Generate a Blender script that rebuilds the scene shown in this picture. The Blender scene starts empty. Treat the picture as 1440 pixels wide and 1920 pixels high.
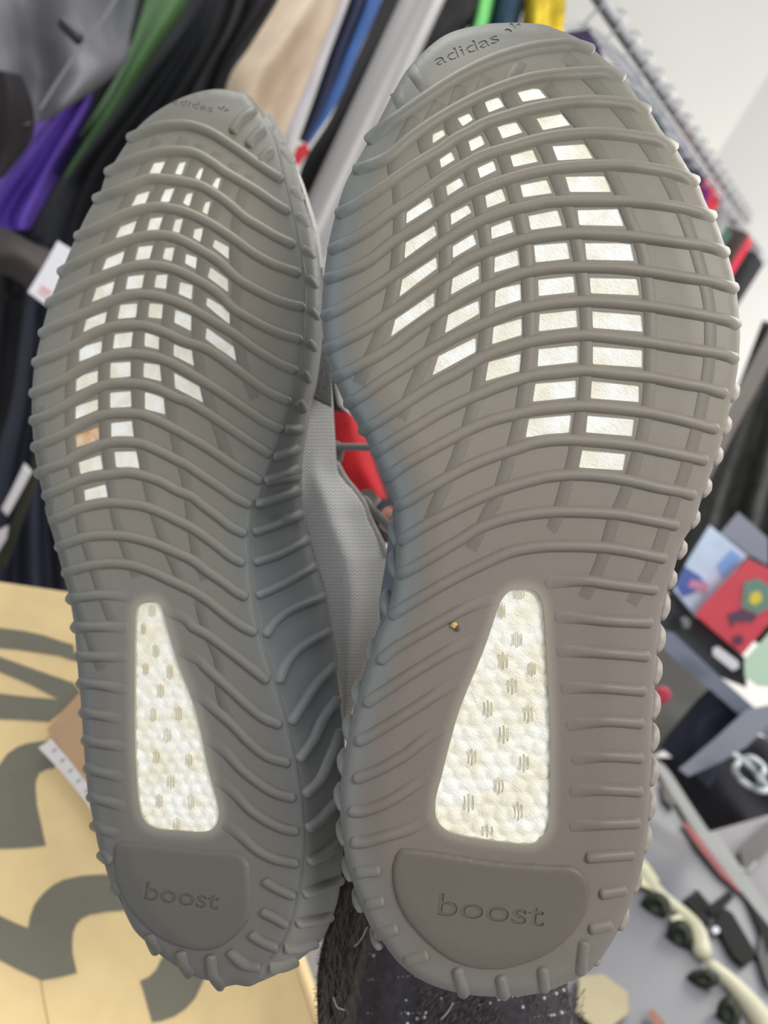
import bpy, math, random
import numpy as np
from mathutils import Vector, Matrix
from mathutils.geometry import delaunay_2d_cdt
random.seed(7); rng = np.random.RandomState(5)
SC = bpy.context.scene; COL = SC.collection

# ---------------------------------------------------------------- camera
FPX = 1400.0
ROLL, PITCH, CAMH = math.radians(31), math.radians(10), 1.4
_f = Vector((0, math.cos(PITCH), -math.sin(PITCH)))
_r0 = Vector((1, 0, 0)); _u0 = Vector((0, math.sin(PITCH), math.cos(PITCH)))
_r = _r0*math.cos(ROLL) + _u0*math.sin(ROLL)
_u = -_r0*math.sin(ROLL) + _u0*math.cos(ROLL)
CM = np.array([_r, _u, -_f]).T
CO = np.array([0, 0, CAMH])
cam = bpy.data.cameras.new('camera'); camo = bpy.data.objects.new('camera', cam); COL.objects.link(camo)
camo.matrix_world = Matrix(((_r.x, _u.x, -_f.x, 0), (_r.y, _u.y, -_f.y, 0), (_r.z, _u.z, -_f.z, CAMH), (0, 0, 0, 1)))
cam.sensor_fit = 'VERTICAL'; cam.sensor_height = 36; cam.sensor_width = 27; cam.lens = 36*FPX/1920
cam.clip_start = 0.02; cam.dof.use_dof = True; cam.dof.focus_distance = 0.212; cam.dof.aperture_fstop = 11.0
SC.camera = camo
SC.view_settings.view_transform = 'Standard'; SC.view_settings.look = 'None'
SC.view_settings.gamma = 1; SC.view_settings.exposure = 0.0; SC.view_settings.use_curve_mapping = False

def W(c):                       # camera axes (x right, y up, z depth) -> world
    c = np.asarray(c, float)
    return (c*np.array([1, 1, -1])) @ CM.T + CO
def P(x, y, z):                 # image direction and distance -> world point
    return W(np.stack(np.broadcast_arrays((np.asarray(x, float)-720)/FPX*z, -(np.asarray(y, float)-960)/FPX*z, z), -1))
def H(x, y, h):                 # point where that sight line meets the level h
    d = P(x, y, 1.0)-CO
    return CO + d*((h-CAMH)/d[2])

# ---------------------------------------------------------------- world and lamps
wd = bpy.data.worlds.new('world'); SC.world = wd; wd.use_nodes = True
bg = wd.node_tree.nodes['Background']; bg.inputs[0].default_value = (0.93, 0.96, 1.0, 1); bg.inputs[1].default_value = 0.70
def area(name, loc, target, w, h, power, col=(1, 0.98, 0.94)):
    l = bpy.data.lights.new(name, 'AREA'); l.shape = 'RECTANGLE'; l.size = w; l.size_y = h; l.energy = power; l.color = col
    o = bpy.data.objects.new(name, l); COL.objects.link(o); o.location = loc
    o.rotation_euler = (Vector(target)-Vector(loc)).to_track_quat('-Z', 'Y').to_euler()
    return o
area('ceiling_and_fill_lamp', (0.6, -0.9, 2.8), (0.0, 0.2, 1.4), 1.0, 0.4, 24)
area('ceiling_and_fill_lamp', (0.9, 1.6, 2.95), (0.9, 1.8, 0.0), 1.2, 1.2, 30)
area('ceiling_and_fill_lamp', (-1.2, 0.9, 2.95), (-0.7, 1.5, 1.0), 1.2, 0.6, 20)

area('ceiling_and_fill_lamp', (2.6, 1.2, 2.9), (3.0, 3.4, 1.9), 1.6, 0.6, 130)  # fill light added to brighten the far walls

# ---------------------------------------------------------------- helpers
def lin(c):
    c = np.asarray(c, float)/255.0
    return np.where(c <= 0.04045, c/12.92, ((c+0.055)/1.055)**2.4)
def tag(o, label=None, cat=None, group=None, kind=None):
    if label: o['label'] = label
    if cat: o['category'] = cat
    if group: o['group'] = group
    if kind: o['kind'] = kind
    return o
def wpos(o):
    p = np.zeros(3)
    while o is not None:
        p = p+np.array(o.location); o = o.parent
    return p
def empty(name, loc, label, cat, group=None):
    o = bpy.data.objects.new(name, None); COL.objects.link(o); o.location = loc; o.empty_display_size = 0.01
    return tag(o, label, cat, group)
def mk(name, V, F, mat, parent=None, cols=None, smooth=True, uv=None, label=None, kind=None, mats=None, fm=None, origin=None):
    V = np.asarray(V, float).reshape(-1, 3)
    base = wpos(parent) if parent is not None else (np.array(origin) if origin is not None else V.mean(0))
    me = bpy.data.meshes.new(name); me.from_pydata((V-base).tolist(), [], [list(map(int, f)) for f in F])
    me.materials.append(mat)
    for m in mats or []: me.materials.append(m)
    if fm is not None: me.polygons.foreach_set('material_index', np.asarray(fm, np.int32))
    if smooth: me.polygons.foreach_set('use_smooth', [True]*len(me.polygons))
    if cols is not None:
        a = me.color_attributes.new('Col', 'FLOAT_COLOR', 'POINT')
        c = np.ones((len(V), 4)); c[:, :3] = cols; a.data.foreach_set('color', c.ravel())
    if uv is not None:
        l = me.uv_layers.new(name='UVMap'); vi = np.zeros(len(me.loops), np.int32); me.loops.foreach_get('vertex_index', vi)
        l.data.foreach_set('uv', np.asarray(uv, float)[vi].ravel())
    me.update()
    o = bpy.data.objects.new(name, me); COL.objects.link(o)
    if parent is not None: o.parent = parent
    else: o.location = base
    if label: o['label'] = label
    if kind: o['kind'] = kind
    return o
def material(name, rgb, rough=0.6, nscale=0, namt=0.0, metal=0, bump=0, bscale=200, spec=0.5, attr=False, trans=0, emit=0, alpha=1, sheen=0):
    m = bpy.data.materials.new(name); m.use_nodes = True; nt = m.node_tree; b = nt.nodes['Principled BSDF']
    c = lin(rgb)
    b.inputs['Base Color'].default_value = (*c, 1); b.inputs['Roughness'].default_value = rough; b.inputs['Metallic'].default_value = metal
    b.inputs['Specular IOR Level'].default_value = spec; b.inputs['Transmission Weight'].default_value = trans
    b.inputs['Sheen Weight'].default_value = sheen
    src = None
    if attr:
        a = nt.nodes.new('ShaderNodeAttribute'); a.attribute_name = 'Col'; src = a.outputs['Color']
        nt.links.new(src, b.inputs['Base Color'])
    if nscale:
        tc = nt.nodes.new('ShaderNodeTexCoord'); n = nt.nodes.new('ShaderNodeTexNoise'); n.inputs['Scale'].default_value = nscale; n.inputs['Detail'].default_value = 4
        nt.links.new(tc.outputs['Object'], n.inputs['Vector'])
        mr = nt.nodes.new('ShaderNodeMapRange'); mr.inputs[1].default_value = 0.25; mr.inputs[2].default_value = 0.75
        mr.inputs[3].default_value = 1-namt; mr.inputs[4].default_value = 1+namt
        nt.links.new(n.outputs['Fac'], mr.inputs[0])
        mx = nt.nodes.new('ShaderNodeVectorMath'); mx.operation = 'SCALE'
        if src is not None: nt.links.new(src, mx.inputs[0])
        else: mx.inputs[0].default_value = c
        nt.links.new(mr.outputs[0], mx.inputs['Scale']); nt.links.new(mx.outputs[0], b.inputs['Base Color'])
    if bump:
        tc = nt.nodes.new('ShaderNodeTexCoord'); n = nt.nodes.new('ShaderNodeTexNoise'); n.inputs['Scale'].default_value = bscale; n.inputs['Detail'].default_value = 5
        bp = nt.nodes.new('ShaderNodeBump'); bp.inputs['Strength'].default_value = bump; bp.inputs['Distance'].default_value = 0.001
        nt.links.new(tc.outputs['Object'], n.inputs['Vector']); nt.links.new(n.outputs['Fac'], bp.inputs['Height']); nt.links.new(bp.outputs[0], b.inputs['Normal'])
    return m
def parse(t): return [np.array([tuple(map(float, q.split(','))) for q in l.split()]) for l in t.strip().splitlines()]
def pts(s): return np.array([tuple(map(float, q.split(','))) for q in s.split()])
def spline(p, step):                       # Catmull-Rom through the points, evenly resampled
    p = np.asarray(p, float)
    if len(p) == 2: q = p
    else:
        e = np.vstack([2*p[0]-p[1], p, 2*p[-1]-p[-2]]); q = []
        for i in range(1, len(e)-2):
            for t in np.linspace(0, 1, 12, endpoint=False):
                q.append(0.5*((2*e[i])+(-e[i-1]+e[i+1])*t+(2*e[i-1]-5*e[i]+4*e[i+1]-e[i+2])*t*t+(-e[i-1]+3*e[i]-3*e[i+1]+e[i+2])*t**3))
        q.append(e[-2]); q = np.array(q)
    s = np.r_[0, np.cumsum(np.linalg.norm(np.diff(q, axis=0), axis=1))]
    n = max(3, int(round(s[-1]/step))+1); u = np.linspace(0, s[-1], n)
    return np.stack([np.interp(u, s, q[:, k]) for k in range(q.shape[1])], 1)
def closed(p, step):
    p = np.asarray(p, float)
    q = spline(np.vstack([p[-2:], p, p[:2]]), 2.0)
    # keep one full turn
    a = np.argmin(np.linalg.norm(q[:len(q)//3]-p[0], axis=1)); b = len(q)-1-np.argmin(np.linalg.norm(q[::-1][:len(q)//3]-p[0], axis=1))
    q = q[a:b+1]; s = np.r_[0, np.cumsum(np.linalg.norm(np.diff(q, axis=0), axis=1))]
    n = int(round(s[-1]/step)); u = np.linspace(0, s[-1], n, endpoint=False)
    return np.stack([np.interp(u, s, q[:, k]) for k in range(2)], 1)
def inside(x, y, poly):
    x = np.asarray(x, float); y = np.asarray(y, float); r = np.zeros(x.shape, bool)
    a = poly; b = np.roll(poly, -1, 0)
    for (x0, y0), (x1, y1) in zip(a, b):
        if y0 == y1: continue
        c = ((y0 > y) != (y1 > y)) & (x < (x1-x0)*(y-y0)/(y1-y0)+x0)
        r ^= c
    return r
def dist(x, y, poly, close=True):
    x = np.asarray(x, float); y = np.asarray(y, float); d = np.full(x.shape, 1e9)
    a = poly if close else poly[:-1]; b = np.roll(poly, -1, 0) if close else poly[1:]
    for (x0, y0), (x1, y1) in zip(a, b):
        vx, vy = x1-x0, y1-y0; L = vx*vx+vy*vy+1e-9
        t = np.clip(((x-x0)*vx+(y-y0)*vy)/L, 0, 1)
        d = np.minimum(d, (x-x0-t*vx)**2+(y-y0-t*vy)**2)
    return np.sqrt(d)
def sm(a, b, v):
    t = np.clip((v-a)/(b-a), 0, 1); return t*t*(3-2*t)
WIN_R = """
812,251 832,241 836,252 812,268
858,221 881,211 888,223 868,236
909,190 936,181 947,198 917,210
971,172 1000,165 1012,165 1026,182 981,190
825,298 847,283 854,298 828,314
879,264 903,252 910,269 884,283
933,236 969,228 981,247 943,259
1007,221 1056,212 1072,233 1019,243
837,348 864,332 871,346 840,366
896,314 926,300 932,318 901,333
958,291 1000,279 1004,290 1010,302 964,312
1037,273 1097,269 1113,296 1047,300
764,397 806,369 812,387 763,418
846,400 878,383 885,397 847,421
911,366 942,352 950,375 914,389
977,346 1026,336 1036,361 982,369
1062,330 1136,329 1146,359 1070,359
762,454 815,422 819,440 760,483
850,461 888,438 894,457 850,483
922,425 958,411 964,434 923,447
992,404 1046,393 1055,422 997,430
1085,393 1160,391 1170,423 1088,421
756,523 818,482 820,502 751,554
850,521 898,497 899,522 847,551
929,482 971,468 974,496 928,510
1003,459 1064,454 1069,484 1006,491
1099,455 1182,455 1189,488 1102,486
743,598 814,549 814,573 735,629
842,589 898,563 899,587 836,623
931,542 979,531 981,560 929,576
1011,524 1076,517 1078,547 1012,554
1108,520 1194,522 1199,553 1110,549
824,667 892,633 892,659 813,702
927,612 981,596 982,626 924,644
1014,588 1081,581 1083,612 1012,620
1113,583 1202,590 1205,621 1114,614
918,678 977,663 978,694 912,713
1012,654 1083,647 1083,678 1010,686
1114,649 1204,656 1204,688 1114,682
1006,719 1080,713 1079,744 1001,752
1112,714 1198,723 1198,753 1110,746
994,785 1071,778 1067,810 988,819
1104,779 1189,786 1185,817 1101,810
1094,844 1173,851 1168,881 1088,876
"""
WIN_L = """
289,305 310,302 299,326 278,328
336,305 349,302 340,327 328,325
374,316 382,313 375,337 366,332
406,333 414,332 408,355 397,348
256,365 281,357 272,381 245,387
308,355 327,352 317,378 301,377
350,363 362,360 355,386 343,380
385,379 395,376 389,402 379,396
225,425 256,413 249,436 217,446
282,409 305,406 297,431 276,432
329,411 343,409 336,436 323,432
365,429 381,426 376,453 362,445
403,448 429,462 428,485 399,462
200,484 233,470 228,493 192,506
260,462 287,459 280,484 254,487
310,464 327,463 322,489 305,484
349,475 369,482 367,504 347,493
395,500 427,523 427,547 390,519
179,540 214,527 210,551 171,566
240,518 270,514 266,539 236,542
292,515 314,514 311,541 290,538
338,528 361,534 359,561 335,550
389,557 429,580 430,608 387,572
161,598 200,584 196,605 157,622
226,571 257,568 255,594 221,597
280,568 305,570 303,597 278,594
329,580 358,591 358,620 327,604
388,614 438,650 442,679 386,635
150,651 191,639 189,662 149,677
216,626 249,622 248,649 212,653
272,623 300,626 300,655 271,648
326,639 361,654 363,685 326,666
144,706 185,694 183,716 143,733
208,680 245,678 245,705 207,709
270,680 300,684 302,714 269,706
327,699 373,724 380,754 329,727
143,761 183,748 183,768 142,785
207,736 246,733 247,762 207,764
272,735 306,744 309,776 272,766
143,815 184,800 185,825 143,838
209,793 249,789 252,819 209,820
148,867 188,853 192,879 152,890
215,847 255,846 261,878 218,875
158,919 197,908 202,933 160,941
"""
RIB_L = """
238,262 272,246 302,235 339,232 363,235 394,246 424,264 455,285 486,307 510,323 525,332
197,327 226,310 259,294 293,284 327,281 363,285 394,301 424,322 455,340 486,359 516,380 538,393
165,383 169,379 206,362 244,346 286,333 363,343 400,360 431,382 461,408 486,423 516,441 547,456
140,447 175,429 217,407 244,396 286,387 317,389 350,397 383,412 411,428 446,452 470,470 504,490 531,501 557,510
114,511 147,490 183,471 217,458 256,444 294,439 328,444 356,457 383,472 411,490 446,522 480,542 510,557 540,568 565,574
92,569 122,551 161,529 189,518 222,505 256,497 286,496 317,501 344,511 378,529 411,551 437,577 466,595 497,612 528,625 560,635
74,630 106,609 147,590 175,578 217,559 250,551 281,552 314,559 350,573 378,589 414,610 445,629 476,652 508,672 528,683 551,693
61,684 92,669 123,654 144,642 167,627 200,614 229,609 271,610 310,623 342,638 382,651 414,670 445,693 476,716 508,737 539,751
56,742 92,723 123,708 144,694 175,677 206,666 238,662 267,664 300,671 331,685 382,715 414,735 445,756 476,777 497,791 524,804
56,793 92,775 123,758 144,746 175,729 206,719 238,718 267,720 300,730 331,746 351,752 382,770 414,791 445,812 476,833 503,850
59,843 92,825 123,810 144,798 175,783 206,775 238,774 267,777 300,790 331,806 351,817 382,835 414,856 445,877 485,900
66,893 92,877 123,865 144,852 175,838 206,829 238,828 267,832 300,846 331,862 351,872 382,893 414,914 441,933 466,945
75,936 102,921 133,906 154,898 179,892 206,889 238,886 267,891 300,902 331,919 360,931 381,948 412,971 433,988 456,999
88,983 112,969 144,954 175,946 206,942 238,944 267,948 300,960 331,975 360,990 381,1004 412,1027 433,1044 452,1054
99,1032 133,1015 167,1005 206,1003 245,1007 284,1017 323,1033 360,1050 391,1073 422,1094 443,1110 458,1118
112,1081 141,1067 175,1059 211,1056 248,1060 284,1072 323,1090 362,1108 360,1107 391,1127 422,1152 454,1175 475,1185
124,1125 154,1119 196,1115 245,1119
313,1145 349,1163 360,1175 391,1192 422,1215 454,1240 479,1260 498,1275
133,1177 167,1175 206,1175 232,1177
342,1223 376,1241 381,1248 422,1284 463,1322 494,1347 522,1359
140,1231 180,1231 230,1232
366,1300 398,1328 432,1356 466,1391 501,1419 538,1431
144,1281 180,1283 230,1293
394,1391 422,1412 454,1444 485,1469 516,1488 548,1497
148,1335 180,1340 219,1348
410,1466 441,1491 469,1519 501,1541 532,1555 554,1559
153,1386 182,1393 229,1401
422,1547 454,1572 485,1597 516,1612 554,1620
157,1438 187,1448 224,1458
163,1492 195,1502 226,1513
170,1544 190,1554 213,1564
189,1602 203,1614
211,1663 221,1673
280,1758 291,1781 304,1798
337,1790 344,1812 359,1832
393,1798 398,1828 414,1850
432,1789 456,1810 482,1815
498,1655 522,1669 548,1680
494,1712 516,1723 535,1734
472,1756 494,1769 516,1778
475,206 452,221 437,242
492,242 479,252 467,267
507,282 498,288 489,301
"""
SIDE_L = """
504,903 558,894
489,945 522,935 559,921
482,997 522,983 565,965
483,1053 527,1038 576,1012
488,1115 537,1092 589,1062
502,1188 518,1165 548,1142 606,1119
527,1275 541,1242 568,1212 616,1185
551,1353 572,1319 598,1281 626,1250
566,1423 591,1388 610,1347 633,1312
577,1489 604,1462 622,1422 638,1373
582,1553 607,1534 629,1506
585,1616 610,1603 635,1578
576,1678 607,1666 638,1650
563,1733 594,1728 619,1719
540,1781 563,1778 591,1770
510,1816 535,1812 554,1804
541,806 555,806 570,805
520,858 564,841
503,902 560,881
491,945 560,920
562,756 570,768
572,700 581,714
580,641 592,654
585,582 598,595
580,521 594,536
571,466 589,479
562,404 577,420
551,356 567,371
533,282 548,301
519,247 531,265
502,218 515,233
"""
BAR_L = """
345,259 318,312 294,365 267,418 244,476 226,529 211,584 202,646 194,694 194,748 196,804 203,865 210,915 219,976 238,1033 256,1082
296,261 272,315 242,371 210,434 186,490 165,554 149,607 138,662 132,719 131,771 132,823 138,877 148,925 152,981 167,1035 184,1090 204,1147 217,1173
73,762 77,804 81,850 88,894 96,944 94,955 107,996 120,1043 133,1093 150,1142 170,1199 191,1257
376,270 360,319 336,365 314,418 296,471 281,523 268,579 258,635 255,692 256,746 259,802 269,860 281,925 300,994 326,1056 349,1108
408,285 390,326 371,373 353,423 336,479 324,534 315,587 308,642 311,696 319,754 332,837 351,910 366,1025 385,1088
440,307 425,351 403,398 389,440 379,493 375,543 369,601 372,672 391,748 414,820 435,872
470,328 452,374 443,420 440,466 443,511 444,540 441,598 455,681 478,748
372,1125 387,1177 412,1244 413,1297 432,1353
"""
BAR_R = """
1025,159 1075,218 1119,279 1154,340 1178,404 1203,468 1214,533 1219,603 1219,669 1217,733 1208,800 1192,864 1172,925 1150,978 1125,1061 1094,1122
1058,104 1117,159 1172,218 1219,282 1257,348 1286,415 1308,482 1328,561 1332,622 1329,686 1317,756 1303,819 1283,889 1261,950 1239,1014 1217,1072 1183,1133
978,115 951,176 992,234 1022,282 1046,343 1069,404 1083,468 1093,531 1099,597 1099,664 1096,731 1086,794 1075,858 1058,922 1039,983 1031,994
914,143 897,201 921,248 944,296 961,354 976,415 986,473 990,550 992,611 989,678 981,742 969,808 950,875 928,944 917,958 883,1031
867,159 844,229 867,273 882,326 897,376 908,434 914,496 914,556 910,625 900,694 886,767 858,856 831,917 805,975
825,190 794,259 811,307 824,359 832,418 835,476 832,533 822,608 794,681 769,739 750,786
778,218 739,301 746,348 749,407 746,471 736,545 719,610 694,670 672,720
"""
RIDGE_L = """
473,188 489,212 504,236 519,267 534,328 547,383 559,435 568,490 572,520 572,560 569,622 560,685 551,737 535,785 516,841 497,893 480,945 479,931 471,962 467,1025 471,1098 481,1160 495,1212 510,1265 519,1291 538,1359 554,1431 565,1500 569,1578 563,1656 548,1728 526,1775 494,1812
"""
RIDGE_T = RIDGE_L
BAR_R = BAR_R + "768,128 786,150 800,172\n742,172 750,190 758,206\n"
RIB_R = """
692,262 719,237 756,209 794,182 836,154 878,130 933,105 1000,86 1056,81 1083,84 1108,93
669,318 700,305 728,291 772,254 819,222 867,194 919,169 983,147 1042,137 1111,133 1139,135 1166,144
636,401 683,371 728,341 775,308 822,280 850,260 881,244 906,230 953,214 1000,201 1056,191 1111,187 1167,191 1194,198 1214,207
622,468 683,434 728,401 756,383 806,348 846,322 901,291 961,273 1000,261 1056,251 1111,247 1167,250 1222,259 1250,268 1264,277
614,523 683,493 728,459 756,440 789,421 811,404 861,371 922,344 969,329 1000,321 1042,314 1097,309 1167,308 1222,314 1264,323 1305,340
609,593 642,575 683,551 722,526 756,502 789,482 869,429 939,398 1000,383 1028,377 1083,375 1139,375 1194,377 1250,383 1292,391 1337,406
612,656 642,639 683,618 722,592 751,573 781,552 832,518 872,489 943,460 1000,445 1069,437 1125,438 1194,443 1250,450 1306,457 1333,462 1361,474
629,709 656,694 692,675 735,649 775,619 814,592 872,556 956,519 1000,507 1042,501 1092,500 1153,501 1222,509 1278,518 1333,526 1378,541
652,758 683,738 711,718 756,689 794,664 836,640 867,624 956,586 1000,574 1044,567 1097,564 1156,567 1222,574 1278,583 1319,590 1361,599 1382,609
680,808 725,779 767,751 812,722 856,699 906,669 956,651 1000,639 1044,632 1097,628 1156,633 1222,642 1278,651 1333,659 1361,665 1378,673
704,849 739,825 781,800 822,775 864,754 906,736 944,721 1000,704 1044,699 1097,694 1156,700 1222,707 1278,718 1319,725 1358,737
726,896 753,875 794,851 836,828 878,806 919,789 961,778 1000,769 1044,764 1092,761 1150,765 1208,772 1264,783 1306,794 1342,804
746,949 767,938 794,921 836,897 878,875 919,858 961,844 1000,831 1042,825 1083,825 1139,829 1194,836 1236,844 1278,853 1322,863
752,1014 767,1004 794,987 836,965 878,944 919,926 961,911 1000,900 1028,894 1083,890 1139,894 1194,904 1236,914 1278,922 1299,928
751,1077 781,1061 822,1037 864,1012 900,990 956,971 1022,961 1094,960 1164,965 1219,975 1268,985
735,1153 753,1142 794,1117 850,1086 900,1061 956,1036 1011,1026 1067,1024 1122,1026 1178,1033 1245,1047
1030,1094 1094,1089 1150,1096 1228,1106
714,1238 739,1217 781,1192 836,1161 878,1139 919,1125
1048,1158 1094,1160 1150,1165 1218,1168
688,1318 711,1303 753,1275 794,1250 850,1217 885,1203
1052,1222 1122,1224 1213,1231
673,1391 689,1383 725,1361 767,1336 822,1300 857,1281
1060,1292 1122,1290 1206,1296
669,1461 711,1444 756,1419 789,1394 830,1366
1070,1361 1136,1353 1202,1357
660,1523 683,1522 725,1506 767,1481 800,1458
1080,1425 1136,1419 1201,1422
664,1581 683,1581 725,1569 767,1556 800,1539
1076,1486 1130,1482 1200,1485
1076,1551 1130,1547 1195,1544
1106,1610 1184,1604
1132,1678 1170,1671
1112,1744 1143,1736
1097,1772 1090,1822
1019,1822 1021,1854
940,1838 945,1868
858,1824 870,1864
797,1795 764,1803
740,1745 710,1753
714,1693 690,1697
706,1635 671,1638
"""
KNOB_R = [(1377,739),(1362,801),(1346,858),(1325,917),(1303,975),(1279,1033),(1260,1089),(1247,1147),(1238,1208),(1232,1269),(1229,1333),(1227,1394),(1226,1458),(1221,1522),(1213,1583),(1194,1658),(1170,1728),(1124,1794)]
KNOB_R2 = [(641,1442),(635,1505),(639,1569),(650,1636),(669,1694),(703,1764),(651,1378),(667,1314),(693,1236),(721,1144),(736,1069),(737,1008)]
MARKS_R = [(971,1200,22,28),(945,1240,20,32),(999,1255,16,26),(962,1288,22,30),(916,1330,20,32),(992,1340,20,32),(946,1378,22,34),(886,1421,20,30),(984,1432,22,32),(937,1475,20,30),(880,1507,24,34),(973,1523,20,34),(915,1560,26,22),(942,1146,14,28),(975,1115,22,18)]
MARKS_L = [(284,1144,14,24),(268,1178,8,20),(291,1220,12,26),(272,1254,12,22),(317,1260,12,28),(300,1295,14,26),(286,1340,12,26),(334,1338,14,28),(312,1379,16,26),(292,1420,14,26),(353,1425,14,24),(319,1467,16,26),(297,1503,14,26),(357,1503,14,28),(330,1545,14,22)]
# ---------------------------------------------------------------- traced shape data of the two soles
OUT_R = closed(pts("984,43 1020,46 1042,54 1083,71 1111,91 1150,126 1169,146 1197,184 1218,209 1242,246 1264,273 1292,318 1308,340 1325,382 1343,415 1356,451 1367,484 1380,537 1387,611 1387,644 1383,694 1372,750 1358,811 1342,861 1319,925 1300,983 1280,1017 1261,1078 1244,1133 1236,1192 1230,1247 1226,1311 1223,1367 1222,1422 1219,1489 1215,1553 1206,1617 1188,1680 1158,1747 1125,1800 1097,1828 1074,1838 1033,1856 990,1866 958,1868 905,1868 850,1860 794,1840 750,1808 719,1769 694,1736 667,1672 648,1608 640,1556 637,1497 642,1442 652,1383 666,1325 686,1256 706,1192 722,1156 736,1106 742,1033 739,958 727,915 706,869 683,814 648,756 628,714 611,667 604,611 604,556 608,512 617,451 642,359 667,307 692,262 725,198 744,162 767,126 811,82 850,59 906,46 943,43"), 9)
OUT_L = closed(pts("406,167 446,172 467,178 486,203 510,230 531,261 552,300 568,370 586,435 597,496 602,557 602,600 597,650 589,706 578,748 572,789 564,831 560,872 560,905 564,952 575,1000 590,1056 606,1108 616,1171 627,1233 635,1290 641,1350 644,1400 644,1450 642,1520 641,1594 638,1656 629,1703 610,1750 588,1778 547,1810 522,1826 485,1842 466,1850 440,1846 416,1851 390,1838 364,1831 312,1800 286,1776 255,1748 236,1715 226,1688 208,1660 196,1620 185,1590 179,1560 172,1526 165,1489 160,1440 157,1400 154,1356 151,1310 147,1270 143,1220 140,1180 135,1147 128,1110 120,1080 113,1045 102,1010 93,975 84,940 75,905 68,870 63,830 60,790 60,745 64,690 74,642 80,615 92,570 106,532 122,492 142,446 165,398 187,362 198,330 215,303 236,270 250,248 281,218 318,194 363,175"), 9)
RIDGE_L = spline(parse(RIDGE_T)[0], 10)
SOLE_L = np.vstack([pts("462,150 400,120 200,150 0,500 0,1500 150,1900 480,1900"), RIDGE_L[::-1]])
CUT_R = closed(pts("975,1103 1003,1108 1017,1131 1022,1172 1028,1283 1032,1365 1032,1450 1031,1525 1027,1556 1013,1575 991,1583 933,1578 864,1567 836,1556 819,1536 817,1500 828,1456 842,1400 864,1325 906,1222 928,1158 939,1128 954,1110"), 6)
CUT_L = closed(pts("270,1129 293,1128 305,1146 330,1233 367,1334 390,1440 408,1508 409,1536 399,1554 376,1560 335,1557 293,1553 270,1536 260,1499 255,1430 253,1371 253,1300 253,1233 254,1165 257,1140"), 6)
PAD_R = closed(pts("747,1594 767,1590 836,1599 906,1611 963,1617 1033,1621 1074,1624 1096,1640 1106,1667 1100,1706 1076,1747 1033,1785 977,1809 922,1818 864,1808 822,1785 781,1747 753,1709 738,1668 735,1625"), 7)
PAD_L = closed(pts("216,1586 232,1578 286,1581 364,1591 442,1597 461,1609 469,1633 471,1706 458,1737 429,1766 403,1780 364,1782 312,1765 273,1737 236,1695 219,1653 213,1614"), 7)
WINR, WINL = parse(WIN_R), parse(WIN_L)
RIBR, RIBL, SIDEL, BARL, BARR = parse(RIB_R), parse(RIB_L), parse(SIDE_L), parse(BAR_L), parse(BAR_R)

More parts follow.
